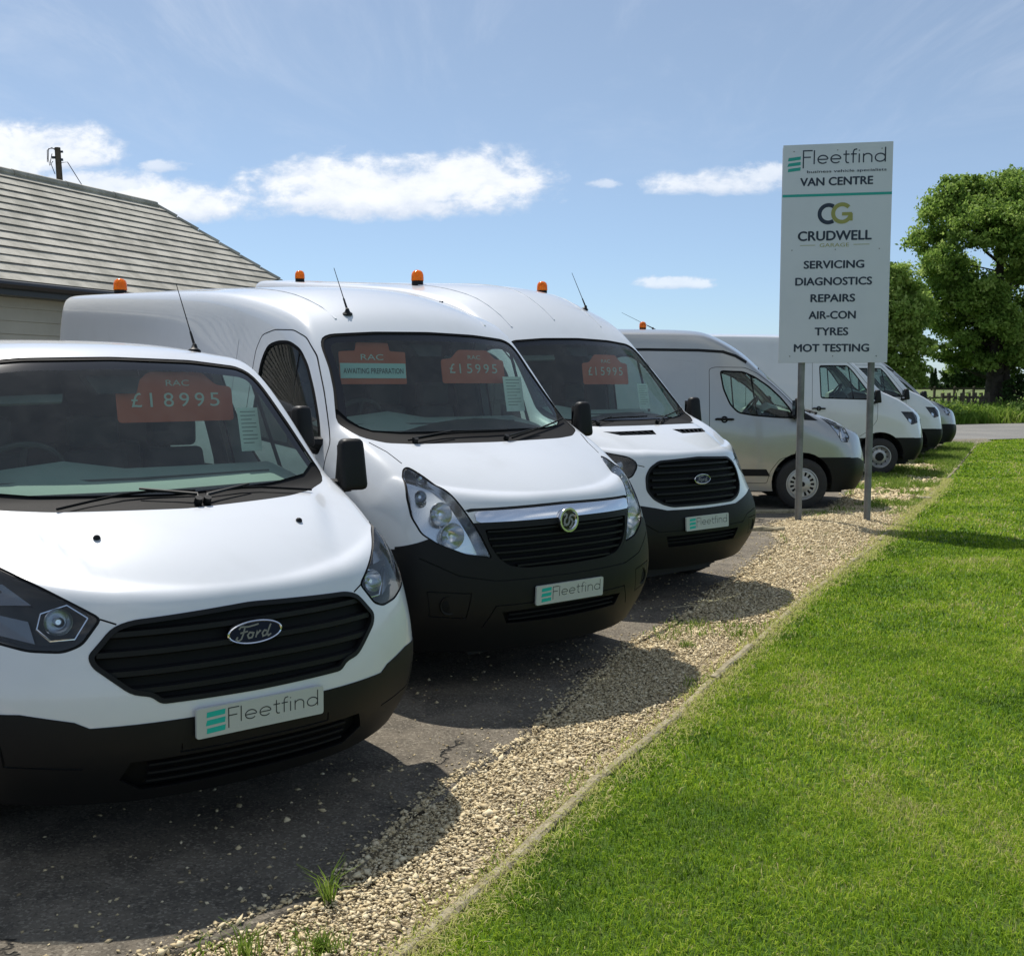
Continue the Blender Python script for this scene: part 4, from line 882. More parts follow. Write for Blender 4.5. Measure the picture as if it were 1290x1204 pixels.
    ys = [-.86, -.80, -.6, -.3, 0, .3, .6, .80, .86]; vs = []
    for y_ in ys:
        k_ = .88 if abs(y_) > .85 else 1
        for (x_, z_) in prof: vs.append((x_ - .16 * (abs(y_) / .86) ** 2 * (1 if x_ > dx0 - .1 else .3), y_ * (.93 if sm else .99), z_ - (.02 if abs(y_) > .85 else 0) + (.055 * math.exp(-((y_ + .38) / .2) ** 2) if x_ < dx0 - .3 and z_ > dz - .1 else 0)))
    np_ = len(prof); mb.add(vs, [(i * np_ + j, i * np_ + j + 1, (i + 1) * np_ + j + 1, (i + 1) * np_ + j) for i in range(len(ys) - 1) for j in range(np_ - 1)])
    da = mb.build('dashboard', M['dash'], e, True)
    mb = MB(); mb.tube([(dx0 - .12, -.62, dz + .020), (dx0 - .06, 0, dz + .014), (dx0 - .12, .62, dz + .020)], .012, 6); mb.tube([(dx0 - .32, -.66, dz + .062), (dx0 - .26, 0, dz + .060), (dx0 - .32, .66, dz + .062)], .009, 6); mb.build('demist_slot', M['dashd'], da)
    mb = MB(); mb.box((dx0 - .1, 0, .72), (.05, 1.7, 1.05)); pts = []; xs_ = dx0 + .10
    for q in range(13):
        y_ = lerp(-.86, .86, q / 12); p = S.top(xs_, y_); pts.append((xs_, y_, (p.z if p else dz) - .012))
    mb.add([(x_, y_, .22) for x_, y_, z_ in pts] + pts, [(q, q + 1, 14 + q, 13 + q) for q in range(12)])  # unseen sheet added ahead of the dash to stop sun leaking under the bonnet
    mb.box((-.60, 0, .30), (.80, 1.0, .03)); mb.build('firewall_sun_block', M['dark'], e)  # low plate added below it, blocks the same stray sun
    mb = MB(); mb.box((-1.75, 0, .52), (1.6, 1.7, .05)); mb.build('cab_floor', M['dark'], e)
    if K['bulk']:
        zt = K['spec']['zsR'] - .12; bx = K['bulk']
        a_ = K['spec']['W'] - .06; mb = MB(); b_ = K['spec']['stations'][-2][3] - .05
        o_ = [(bx, -a_, .3), (bx, a_, .3), (bx, a_, 1.25), (bx, b_, zt), (bx, b_ * .5, zt + .06), (bx, -b_ * .5, zt + .06), (bx, -b_, zt), (bx, -a_, 1.25)]
        mb.add(o_, [tuple(range(8))]); mb.add([(x - .03, y_, z_) for x, y_, z_ in o_], [tuple(range(8))]); mb.build('bulkhead', M['dark'], e)
    sz = dz - .55 if not sm else .70
    for y_, wd in ((-.42, .5), (.12, .42), (.55, .42)):
        subsurf_box('seat', boxpts((-1.78, y_, sz), (.52, wd, .16)), M['seat'], e)
        so = subsurf_box('backrest', boxpts((-2.10, y_, sz + .38), (.14, wd * .95, .66), (.7, .8), Matrix.Rotation(R(-10), 3, 'Y')), M['seat'], e)
        subsurf_box('headrest', boxpts((-2.17, y_, sz + .80), (.10, .26, .17)), M['seat'], so)
    if kind == 'custom':
        for y_ in (-.5, 0, .5): subsurf_box('backrest', boxpts((-3.1, y_, 1.05), (.14, .46, .7), (.7, .9)), M['seat'], e)
    mb = MB(); c_ = Vector((dx0 - .72, -.40, dz + .06)); ax = Vector((-.8, 0, .6)).normalized(); a_ = Vector((0, 1, 0)); b_ = ax.cross(a_)
    mb.tube([c_ + (a_ * math.cos(2 * math.pi * q / 28) + b_ * math.sin(2 * math.pi * q / 28)) * .195 for q in range(29)], .015, 8)
    for q in (0, 120, 240): mb.tube([c_ - ax * .02, c_ + (a_ * math.cos(R(q + 30)) + b_ * math.sin(R(q + 30))) * .19], .016, 6)
    mb.lathe([(-.05, .05), (-.01, .075), (.0, .001)], c_, ax, 16); mb.build('steering_wheel', M['dashd'], e, True)
    # mirror housing and visors at the top of the glass
    zt = max(q[1] for q in K['ws']); mb = MB()
    p = S.front(0, zt - .07, -.09); mb.hexa([p + Vector(q) for q in ((-.05, -.10, -.03), (.03, -.09, -.03), (.03, .09, -.03), (-.05, .10, -.03))], [p + Vector(q) for q in ((-.12, -.13, .05), (-.02, -.13, .05), (-.02, .13, .05), (-.12, .13, .05))]); mb.build('sensor_housing', M['dark'], e)
    for sg in (-1, 1):
        q = [S.front(sg * a, b_, -.16) for a, b_ in ((.22, zt - .04), (.62, zt - .05), (.60, zt - .09), (.24, zt - .08))]
        if all(q): mb = MB(); mb.hexa(q, [x - Vector((.02, 0, .01)) for x in q]); mb.build('sun_visor', M['headlin'], e)
    # wipers
    zb = min(q[1] for q in K['ws']); wy = {'custom': [([(.10, .045), (-.14, .055), (-.50, .012)], .0), ([(.14, .035), (.36, .045), (.66, .015)], 0)]}.get(kind, [([(-.60, .015), (-.26, .05), (.18, .055)], 0), ([(.14, .008), (.45, .05), (.84, .11)], 0)])
    for pts, _ in wy:
        q = [S.front(a, zb + b_, .022) for a, b_ in pts]
        if not all(q): continue
        piv = S.front(pts[0][0] - (.04 if pts[0][0] > 0 else -.04), zb + .012, .01); mb = MB()
        mb.tube([piv, q[0] * .4 + piv * .6 + Vector((.005, 0, .010)), q[1] + Vector((.004, 0, .004))], [.011, .008, .005], 6); mb.lathe([(-.01, .018), (.02, .016), (.02, .001)], piv, (0.5, 0, .86), 12)
        wo_ = mb.build('wiper', M['plastic'], e, True)
        mb = MB(); bp = [S.front(lerp(pts[0][0], pts[1][0], t_) if t_ < 1 else lerp(pts[1][0], pts[2][0], t_ - 1), zb + (lerp(pts[0][1], pts[1][1], t_) if t_ < 1 else lerp(pts[1][1], pts[2][1], t_ - 1)), .012) for t_ in (0, .4, .8, 1.2, 1.6, 2)]
        mb.tube([x for x in bp if x], .006, 6); mb.build('wiper_blade', M['rubber'], wo_)
    if kind == 'custom':
        for y_ in (-.43, .43):
            p = S.front(y_, 1.165, .004); mb = MB(); mb.lathe([(0, .015), (.008, .011), (.013, .001)], p, S.normal(p), 12); mb.build('washer_jet', M['plastic'], e, True)
    return e, S
def antenna(e, S, x, y, ln=.40, dirv=(-.55, 0, .83)):
    p = S.top(x, y); n_ = S.normal(p); d = Vector(dirv).normalized(); mb = MB()
    mb.lathe([(-.002, .034), (.006, .032), (.016, .018), (.038, .010), (.042, .001)], p, (n_ + d * .5), 16, 0)
    mb.tube([p + n_ * .02, p + n_ * .02 + d * .10], [.008, .006], 8); mb.tube([p + n_ * .02 + d * .10, p + n_ * .02 + d * ln], [.0035, .0022], 6); mb.build('aerial', M['plastic'], e, True)
def roof_rib(e, S, y0, y1, x0, x1, mat):
    mb = MB(); pts = []; ns = []
    for q in range(24):
        t_ = q / 23; p = S.top(lerp(x0, x1, t_), lerp(y0, y1, t_), .001)
        if p: pts.append(p); ns.append(S.normal(p))
    sweep(mb, pts, ns, .020, .010); mb.build('roof_rib', mat, e, False)
def beacon(e, S, x, y, label, sc=1.0):
    p = S.top(x, y); mb = MB(); mb.lathe([(-.02, .058 * sc), (.024 * sc, .058 * sc), (.040 * sc, .054 * sc), (.042 * sc, .001)], p, (0, 0, 1), 24)
    b_ = mb.build('warning_beacon', M['plastic'], e, True); b_['label'] = label
    mb = MB(); mb.lathe([(.036 * sc, .061 * sc), (.044 * sc, .062 * sc), (.095 * sc, .060 * sc), (.122 * sc, .051 * sc), (.138 * sc, .032 * sc), (.145 * sc, .001)], p, (0, 0, 1), 24); mb.build('beacon_lens', M['beacon'], b_, True)
def card(e, S, name, label, cat, rect, off, kind_, txt, group=None):
    # a board hanging just behind the glass; rect in (y, z) as seen from the front
    y0, z0, y1, z1 = rect; wd, ht = y1 - y0, z1 - z0; mw = e.matrix_basis.copy()
    root = empty(name); root.rotation_euler = e.rotation_euler
    ym_ = (y0 + y1) / 2; D_ = S.front(ym_, z1, -off); tl_ = .12 * ht; E_ = Vector((D_.x + tl_, ym_, z0)); cv = (S.front(y1, z1).x - S.front(y0, z1).x) * .6
    A_ = Vector((E_.x - cv / 2, y0, z0)); B_ = Vector((E_.x + cv / 2, y1, z0)); root.location = mw @ E_; inv = Matrix.Translation(-E_)
    U = (B_ - A_) / wd; V_ = (D_ - E_) / ht; N = U.cross(V_).normalized()
    if N.x < 0: N = -N
    xf = lambda X, Y, Z_: inv @ (A_ + U * X + V_ * Y + N * (Z_ + .004))
    def sheet(nm, poly, mat, z, th=.003):
        mb = MB(); k_ = len(poly); mb.add([xf(a, b_, z) for a, b_ in poly] + [xf(a, b_, z - th) for a, b_ in poly], [tuple(range(k_)), tuple(range(k_, 2 * k_))[::-1]] + [(q, (q + 1) % k_, k_ + (q + 1) % k_, k_ + q) for q in range(k_)]); return mb.build(nm, mat, root)
    tag(root, label, cat, group)
    if kind_ == 'price':
        bd = rounded([(0, 0), (wd, 0), (wd, ht * .70), (wd * .86, ht * .74), (wd * .74, ht), (wd * .28, ht), (wd * .16, ht * .74), (0, ht * .70)], .02, 2)
        sheet('board', bd, M['orange'], 0); mb = MB(); text_in(mb, 'RAC', (wd * .42, ht * .72, wd * .62, ht * .84), xf, 0, z=.002); mb.build('heading', M['cardtext'], root)
        mb = MB(); x = wd * .12
        for ch in txt: text_in(mb, ch, (x + (.02 * wd if ch == '1' else 0), ht * .30, x + (wd * .085 if ch != '1' else wd * .040), ht * .58), xf, 0, z=.002); x += wd * .135
        mb.build('price_figures', M['cardtext'], root)
    elif kind_ == 'wait':
        sheet('board', rounded([(0, 0), (wd, 0), (wd, ht * .78), (wd * .76, ht * .80), (wd * .74, ht), (wd * .26, ht), (wd * .24, ht * .80), (0, ht * .78)], .01, 2), M['orange'], 0)
        sheet('pale_band', [(.004, ht * .14), (wd - .004, ht * .14), (wd - .004, ht * .50), (.004, ht * .50)], M['cardblue'], .003)
        mb = MB(); text_in(mb, 'RAC', (wd * .32, ht * .58, wd * .66, ht * .72), xf, 0, z=.002); mb.build('heading', M['cardtext'], root)
        mb = MB(); text_in(mb, 'AWAITING PREPARATION', (wd * .05, ht * .25, wd * .95, ht * .38), xf, 0, z=.006); mb.build('notice_words', M['ink'], root)
    else:
        sheet('sheet', [(0, 0), (wd, 0), (wd, ht), (0, ht)], M['paper'], 0, .002)
        mb = MB()
        for q in range(9):
            yy = ht * (.90 - q * .09); mb.add([xf(a, b_, .002) for a, b_ in ((wd * .12, yy), (wd * (.85 - .2 * (q % 3 == 2)), yy), (wd * (.85 - .2 * (q % 3 == 2)), yy + ht * .018), (wd * .12, yy + ht * .018))], [(0, 1, 2, 3)])
        mb.build('printed_lines', M['signgrey'], root)
    return root
def copy_tree(o, parent=None):
    c = o.copy(); C.objects.link(c); c.parent = parent
    for ch in list(o.children): copy_tree(ch, c)
    return c
# ------------------------------------------------------------------ ground, edging and forecourt
KERB = [(-8.0,-9.0),(-4.6,-4.5),(-2.1,0.2),(-.35,3.26),(-.01,3.97),(.41,4.85),(.87,5.74),(1.25,6.58),(1.75,7.6),(2.52,9.22),(3.66,11.31),(4.81,13.69),(6.49,17.08),(9.16,22.67),(12.34,29.54),(13.9,32.9)]
ASPH = [(-9.6,-9.0),(-6.0,-4.5),(-3.2,0.2),(-1.14,3.26),(-.63,3.77),(-.27,4.82),(.06,5.35),(.44,6.37),(.80,7.36),(1.16,7.95),(1.75,9.3),(2.50,11.0),(3.0,12.2),(3.3,13.7),(4.5,15.45),(6.8,20.73),(9.0,25.0),(11.5,29.5),(13.3,33.0)]
def interp(T, y): return float(np.interp(y, [p[1] for p in T], [p[0] for p in T]))
KX = lambda y: np.interp(y, [p[1] for p in KERB], [p[0] for p in KERB])
AXX = lambda y: np.interp(y, [p[1] for p in ASPH], [p[0] for p in ASPH])
def groundmat(name, cols, scales, rough=.9, bump=(40, .5, .01), speck=None, cracks=None):
    m = bpy.data.materials.new(name); m.use_nodes = True; t = NT(m.node_tree); tcn = t.n('ShaderNodeTexCoord'); P_ = tcn.outputs['Object']
    b = t.n('ShaderNodeBsdfPrincipled'); o = t.n('ShaderNodeOutputMaterial'); t.l(b.outputs[0], o.inputs[0]); b.inputs['Roughness'].default_value = rough; b.inputs['Specular IOR Level'].default_value = .25
    c = cols[0]
    for i, (sc_, col) in enumerate(zip(scales, cols[1:])):
        c = t.mix(t.ss(t.noise(P_, sc_, 6, .65), .40, .66), c, col)
    if speck:
        vo = t.n('ShaderNodeTexVoronoi'); vo.inputs['Scale'].default_value = speck[0]; t.l(P_, vo.inputs['Vector'])
        sep = t.n('ShaderNodeSeparateColor'); t.l(vo.outputs['Color'], sep.inputs[0])
        c = t.mix(t.ss(sep.outputs[0], speck[2], 1.0, 0, speck[3]), c, speck[1])
        c = t.mix(t.ss(sep.outputs[1], .75, 1.0, 0, .5), c, tuple(x * .35 for x in cols[0]))
    h = t.noise(P_, bump[0], 6, .7)
    if cracks:
        vo = t.n('ShaderNodeTexVoronoi', feature='DISTANCE_TO_EDGE'); vo.inputs['Scale'].default_value = cracks; 
        wv = t.n('ShaderNodeVectorMath', operation='ADD'); t.l(P_, wv.inputs[0]); nc_ = t.n('ShaderNodeVectorMath', operation='SCALE'); t.l(t.noise(P_, 2.2, 5, .6, out=1), nc_.inputs[0]); nc_.inputs['Scale'].default_value = 1.1; t.l(nc_.outputs[0], wv.inputs[1]); t.l(wv.outputs[0], vo.inputs['Vector'])
        ck = t.m('MULTIPLY', t.ss(vo.outputs['Distance'], .0, .012, 1, 0), t.ss(t.noise(P_, .9, 3), .47, .60))
        c = t.mix(t.m('MULTIPLY', ck, .85), c, (.012, .012, .012)); h = t.m('SUBTRACT', h, t.m('MULTIPLY', ck, 1.5))
    t.l(c, b.inputs['Base Color']) if isinstance(c, bpy.types.NodeSocket) else None
    bp = t.n('ShaderNodeBump'); bp.inputs['Strength'].default_value = bump[1]; bp.inputs['Distance'].default_value = bump[2]; t.l(h, bp.inputs['Height']); t.l(bp.outputs[0], b.inputs['Normal'])
    return m
M['asphalt'] = groundmat('worn_asphalt', [(.160, .137, .105), (.21, .18, .138), (.108, .094, .074)], [.8, 3.1], .92, (45, 1.0, .02), (110, (.36, .32, .25), .66, .55), 0.45)
M['road'] = groundmat('road_asphalt', [(.15, .148, .14), (.19, .185, .17)], [.35], .9, (30, .4, .01), (60, (.28, .27, .25), .7, .6))
M['dirt'] = groundmat('gravel_bed_soil', [(.44, .36, .22), (.30, .24, .15), (.54, .45, .30)], [3.5, 9], .95, (60, 1, .02), (70, (.42, .37, .29), .5, .9))
M['lawnsoil'] = groundmat('lawn_base', [(.06, .13, .012), (.09, .18, .016), (.10, .15, .03)], [1.1, 7], .95, (90, 1, .02))
M['field'] = groundmat('field_grass', [(.075, .12, .03), (.11, .15, .04), (.14, .15, .06)], [.08, .6], .95, (6, .6, .05))
M['concrete'] = groundmat('edging_concrete', [(.27, .23, .145), (.17, .145, .085), (.34, .30, .20)], [6, 18], .92, (60, .6, .006), (140, (.4, .37, .3), .8, .5))
def grid_poly(name, rows, mat, kind='structure'):     # rows: list of lists of points, same length
    n_ = len(rows[0]); vs = [p for r_ in rows for p in r_]
    fs = [(i * n_ + j, i * n_ + j + 1, (i + 1) * n_ + j + 1, (i + 1) * n_ + j) for i in range(len(rows) - 1) for j in range(n_ - 1)]
    o_ = link(name, mesh_from(vs, fs, name), mat)
    if kind: o_['kind'] = kind
    return o_
from mathutils import noise as mn
def wob(x, y, s=1.0, a=1.0): return a * mn.noise(Vector((x * s, y * s, 3.3)))
grid_poly('ground', [[(-900, y, -.09), (-60, y, -.09), (60, y, -.09), (900, y, -.09)] for y in (-600, -40, 60, 1500)], M['field'])
# forecourt: ragged broken edge with a real lip
ys = [-9.0]
while ys[-1] < 33.0: ys.append(ys[-1] + (.045 if 2.5 < ys[-1] < 12 else .12))
edge = []
for y in ys:
    x = float(AXX(y)) + wob(y, 7, 1.1, .16) + wob(y, 2, 4.5, .07) + wob(y, 5, 16, .025)
    edge.append((x, y))
mb = MB(); k_ = len(edge)
vs = []
for (x, y) in edge: vs += [(-40, y, 0), (x - 3, y, 0), (x - .30, y, .002), (x - .02, y, 0), (x + .012, y + .01 * wob(y, 1, 20, 1), -.018), (x + .02, y, -.06)]
mb.add(vs, [(6 * i + j, 6 * i + j + 1, 6 * i + 6 + j + 1, 6 * i + 6 + j) for i in range(k_ - 1) for j in range(5)])
o_ = mb.build('forecourt_asphalt', M['asphalt']); o_['kind'] = 'structure'
# gravel bed
rows = []
for y in np.arange(-9, 33, .25):
    a, b_ = float(AXX(y)) - .4, float(KX(y)) + .02
    rows.append([(a + (b_ - a) * j / 6, y, -.024 + .010 * wob(j, y, 1.3) + (.05 * math.exp(-((y - 13.6) / 1.3) ** 2) * math.sin(math.pi * j / 6))) for j in range(7)])
grid_poly('gravel_bed', rows, M['dirt'])
# lawn
rows = []
for y in list(np.arange(-9, 32.6, .3)):
    a = float(KX(y)) + .035; sx_ = [0, .06, .2, .5, 1, 2, 4, 8, 14, 24]
    rows.append([(a + s_, y, -.012 + .02 * min(1, s_ / .5)) for s_ in sx_])
grid_poly('lawn', rows, M['lawnsoil'])
# concrete edging: real lengths butted end to end
edging = empty('lawn_edging', (KERB[3][0], KERB[3][1], 0)); tag(edging, 'low weathered concrete edging between the gravel strip and the lawn', 'edging')
y = 1.5; q = 0
pin = Vector((KERB[3][0], KERB[3][1], 0))
def kpt(y): return Vector((float(KX(y)) + wob(y, 9, .9, .03), y, 0))
while y < 32:
    ln = .915 * random.uniform(.97, 1.01); p0 = kpt(y); dy = ln * .91; p1 = kpt(y + dy); d = (p1 - p0).normalized(); n_ = Vector((d.y, -d.x, 0)); p1 = p0 + (p1 - p0) - d * .006
    mb = MB(); hz = .012 + random.uniform(-.008, .008); hz2 = hz + random.uniform(-.006, .006); seg = 5; vs = []
    for i in range(seg + 1):
        p = p0.lerp(p1, i / seg); z = hz + (hz2 - hz) * i / seg + random.uniform(-.004, .004); j_ = random.uniform(-.004, .004)
        vs += [p - n_ * (.028 + j_) - pin + Vector((0, 0, -.08)), p - n_ * (.026 + j_) - pin + Vector((0, 0, z - .010)), p - n_ * .014 - pin + Vector((0, 0, z)), p + n_ * .014 - pin + Vector((0, 0, z)), p + n_ * (.026 - j_) - pin + Vector((0, 0, z - .010)), p + n_ * .028 - pin + Vector((0, 0, -.08))]
    mb.add(vs, [(6 * i + a, 6 * i + a + 1, 6 * i + 6 + a + 1, 6 * i + 6 + a) for i in range(seg) for a in range(5)] + [(0, 1, 2, 3, 4, 5), tuple(6 * seg + a for a in (5, 4, 3, 2, 1, 0))])
    mb.build('edging_stone', M['concrete'], edging); y += dy; q += 1
# stones of the gravel strip
def ico(sub=1):
    bm = bmesh.new(); bmesh.ops.create_icosphere(bm, subdivisions=sub, radius=1); vs = np.array([v_.co[:] for v_ in bm.verts]); fs = np.array([[v_.index for v_ in f.verts] for f in bm.faces]); bm.free(); return vs, fs
iv, if_ = ico(1)
ov = np.array([(1,0,0),(-1,0,0),(0,1,0),(0,-1,0),(0,0,1),(0,0,-1)], float); of = np.array([(0,2,4),(2,1,4),(1,3,4),(3,0,4),(2,0,5),(1,2,5),(3,1,5),(0,3,5)])
def scatter_solids(name, pts, sizes, bv, bf, mat, tint, flat=.55, kind='stuff'):
    n_ = len(pts); k = len(bv); a = rng.uniform(0, 2 * np.pi, n_); b_ = rng.normal(0, .35, n_); c_ = rng.normal(0, .35, n_)
    V_ = bv[None] * (1 + rng.uniform(-.28, .28, (n_, k, 1))) * np.stack([sizes * rng.uniform(.8, 1.35, n_), sizes * rng.uniform(.6, 1.0, n_), sizes * flat * rng.uniform(.6, 1.2, n_)], 1)[:, None]
    def rot(V_, ang, i, j):
        ca, sa = np.cos(ang)[:, None], np.sin(ang)[:, None]; x, y_ = V_[..., i].copy(), V_[..., j].copy(); V_[..., i] = x * ca - y_ * sa; V_[..., j] = x * sa + y_ * ca; return V_
    V_ = rot(rot(rot(V_, b_, 0, 2), c_, 1, 2), a, 0, 1) + pts[:, None]
    F_ = bf[None] + (np.arange(n_) * k)[:, None, None]
    o_ = bulk(name, V_.reshape(-1, 3), F_.reshape(-1, bf.shape[1]), mat, tint=np.repeat(tint, k)); o_['kind'] = kind; return o_
def tintmat(name, stops, rough=.85, nscale=60, transl=0, nvar=.25):
    m = bpy.data.materials.new(name); m.use_nodes = True; t = NT(m.node_tree); at = t.n('ShaderNodeAttribute', attribute_name='tint')
    cr = t.n('ShaderNodeValToRGB'); cr.color_ramp.interpolation = 'LINEAR'
    while len(cr.color_ramp.elements) < len(stops): cr.color_ramp.elements.new(.5)
    for e_, (p_, c_) in zip(cr.color_ramp.elements, stops): e_.position = p_; e_.color = (*c_, 1)
    t.l(at.outputs['Fac'], cr.inputs[0]); b = t.n('ShaderNodeBsdfPrincipled'); b.inputs['Roughness'].default_value = rough; b.inputs['Specular IOR Level'].default_value = .3 if nvar else .12
    tcn = t.n('ShaderNodeTexCoord'); nz = t.noise(tcn.outputs['Object'], nscale, 4, .6); c = t.mix(t.ss(nz, .3, .75, 0, nvar), cr.outputs[0], (.12, .10, .07)) if nvar else cr.outputs[0]
    t.l(c, b.inputs['Base Color']); o = t.n('ShaderNodeOutputMaterial')
    if transl:
        tl = t.n('ShaderNodeBsdfTranslucent'); t.l(cr.outputs[0], tl.inputs[0]); mx = t.n('ShaderNodeMixShader'); mx.inputs[0].default_value = transl; t.l(b.outputs[0], mx.inputs[1]); t.l(tl.outputs[0], mx.inputs[2]); t.l(mx.outputs[0], o.inputs[0])
    else: t.l(b.outputs[0], o.inputs[0])
    return m
M['stone'] = tintmat('limestone_chips', [(0, (.14, .10, .055)), (.25, (.43, .345, .20)), (.55, (.62, .50, .295)), (.8, (.74, .64, .43)), (1, (.50, .36, .21))], .9, 90)
def bed_points(y0, y1, dens, spill=.12, back=0):
    A_ = []; n_ = int((y1 - y0) * 2.2 * dens)
    y = rng.uniform(y0, y1, n_); t_ = rng.uniform(-.12 - back, 1.0, n_); a = AXX(y); b_ = KX(y) - .03; wdt = b_ - a
    keep = rng.uniform(0, 2.2, n_) < wdt * 1.12 ; x = a + t_ * wdt
    keep &= (t_ > .02) | (rng.uniform(0, 1, n_) < np.exp(np.minimum(t_ - .02, 0) * 22) * .8)
    z = np.where(t_ < .06, .003, -.012 + .05 * np.exp(-((y - 13.6) / 1.3) ** 2) * np.sin(np.pi * np.clip(t_, 0, 1)))
    return np.stack([x, y, z], 1)[keep], t_[keep]
p, tt = bed_points(1.6, 8.0, 11500); patch = np.array([mn.noise(Vector((a * 1.7, b_ * 1.7, 9))) for a, b_ in p[:, :2]])
keep = (rng.uniform(0, 1, len(p)) < .95 - .45 * (tt > .78)) & (p[:, 0] < 3); p = p[keep]
scatter_solids('gravel', p + np.c_[np.zeros(len(p)), np.zeros(len(p)), rng.uniform(-.004, .007, len(p))], rng.gamma(2.0, .0025, len(p)) + .0032, ov, of, M['stone'], rng.beta(4.2, 2.9, len(p)), .38)
p, tt = bed_points(8.0, 16.5, 3600)
scatter_solids('gravel', p + np.c_[np.zeros(len(p)), np.zeros(len(p)), rng.uniform(0, .012, len(p))], rng.gamma(2.3, .0030, len(p)) + .005, ov, of, M['stone'], rng.beta(4.2, 2.9, len(p)), .4)
p, tt = bed_points(16.5, 30, 330)
scatter_solids('gravel', p, rng.gamma(5, .005, len(p)) + .012, ov, of, M['stone'], rng.beta(3, 2.6, len(p)))
# loose grit on the asphalt
n_ = 1500; y = rng.uniform(2.2, 14, n_); x = AXX(y) - rng.exponential(.45, n_) - .02
scatter_solids('loose_grit', np.stack([x, y, np.full(n_, .004)], 1), rng.gamma(3, .0018, n_) + .003, ov, of, M['stone'], rng.beta(2, 3, n_))
# ------------------------------------------------------------------ grass
def blades(name, xy, z, hgt, wid, lean, tint, mat, kind='stuff', seg2=True):
    n_ = len(xy); a = rng.uniform(0, 2 * np.pi, n_); la = rng.uniform(0, 2 * np.pi, n_); ln = lean * hgt
    dx_, dy_ = np.cos(a) * wid / 2, np.sin(a) * wid / 2; lx, ly = np.cos(la) * ln, np.sin(la) * ln
    x, y_ = xy[:, 0], xy[:, 1]
    P0 = np.stack([x - dx_, y_ - dy_, z - .004], 1); P1 = np.stack([x + dx_, y_ + dy_, z - .004], 1)
    P2 = np.stack([x + dx_ * .7 + lx * .35, y_ + dy_ * .7 + ly * .35, z + hgt * .62], 1); P3 = np.stack([x - dx_ * .7 + lx * .35, y_ - dy_ * .7 + ly * .35, z + hgt * .62], 1)
    P4 = np.stack([x + lx + dx_ * .12, y_ + ly + dy_ * .12, z + hgt * np.sqrt(np.maximum(.2, 1 - lean ** 2 * .5))], 1); P5 = np.stack([x + lx - dx_ * .12, y_ + ly - dy_ * .12, P4[:, 2] - .0005], 1)
    V_ = np.stack([P0, P1, P2, P3, P4, P5], 1).reshape(-1, 3); b_ = (np.arange(n_) * 6)[:, None]
    F_ = np.concatenate([b_ + np.array([0, 1, 2, 3]), b_ + np.array([3, 2, 4, 5])])
    o_ = bulk(name, V_, F_, mat, tint=np.repeat(tint, 6)); o_['kind'] = kind; return o_
M['grass'] = tintmat('lawn_grass', [(0, (.044, .098, .007)), (.35, (.155, .275, .013)), (.65, (.29, .42, .026)), (.85, (.40, .48, .06)), (1, (.50, .44, .22))], .6, 60, .38, 0)
M['wild'] = tintmat('verge_grass', [(0, (.05, .10, .012)), (.5, (.14, .24, .03)), (.8, (.24, .31, .06)), (1, (.38, .38, .16))], .65, 60, .45, 0)
def lawn_pts(y0, y1, dens, margin=1.2, far=.52):
    xm0 = float(KX(y0)) if y0 > 0 else -2; X0, X1 = float(KX(y0)), max(far * y1 + margin, float(KX(y1)) + margin)
    n_ = int((X1 - X0) * (y1 - y0) * dens); x = rng.uniform(X0, X1, n_); y = rng.uniform(y0, y1, n_)
    k = KX(y) + .028; keep = (x > k) & (x < np.maximum(far * y + margin, k + .5)); return np.stack([x, y], 1)[keep]
def dryness(xy, s=1.0):
    return np.array([mn.noise(Vector((a * .9, b_ * .9, 1))) + .6 * mn.noise(Vector((a * 3.1, b_ * 3.1, 5))) for a, b_ in xy])
for (y0, y1, dens, wd, hh) in ((1.9, 4.6, 14500, .0036, .030), (4.6, 7.5, 7500, .0054, .032), (7.5, 12, 3200, .009, .034), (12, 20, 1100, .017, .036), (20, 32.5, 400, .030, .040)):
    xy = lawn_pts(y0, y1, dens); d = dryness(xy); e_ = xy[:, 0] - KX(xy[:, 1]); nb = np.clip(1 - e_ / .16, 0, 1)
    t_ = np.clip(.50 + .42 * d + rng.normal(0, .22, len(xy)) + nb * .30, 0, 1); strw = rng.uniform(0, 1, len(xy)) < .012 + .05 * (d > .55); t_ = np.where(strw, .95, t_)
    bare = np.array([mn.noise(Vector((a * 5.5, b_ * 5.5, 12))) for a, b_ in xy]) if y1 < 12.5 else np.zeros(len(xy)); t_ = np.clip(t_ - .35 * np.clip(bare - .1, 0, 1), 0, 1)
    keep = rng.uniform(0, 1, len(xy)) > nb * .45; xy, t_, d, nb = xy[keep], t_[keep], d[keep], nb[keep]
    z = np.full(len(xy), .0) + .02 * np.minimum(1, e_[keep] / .5) - .014
    blades('lawn_grass', xy, z, hh * rng.uniform(.5, 1.3, len(xy)) * (1 + .25 * d) * (1 - .3 * nb), wd * rng.uniform(.7, 1.3, len(xy)), rng.uniform(.3, 1.35, len(xy)), t_, M['grass'])
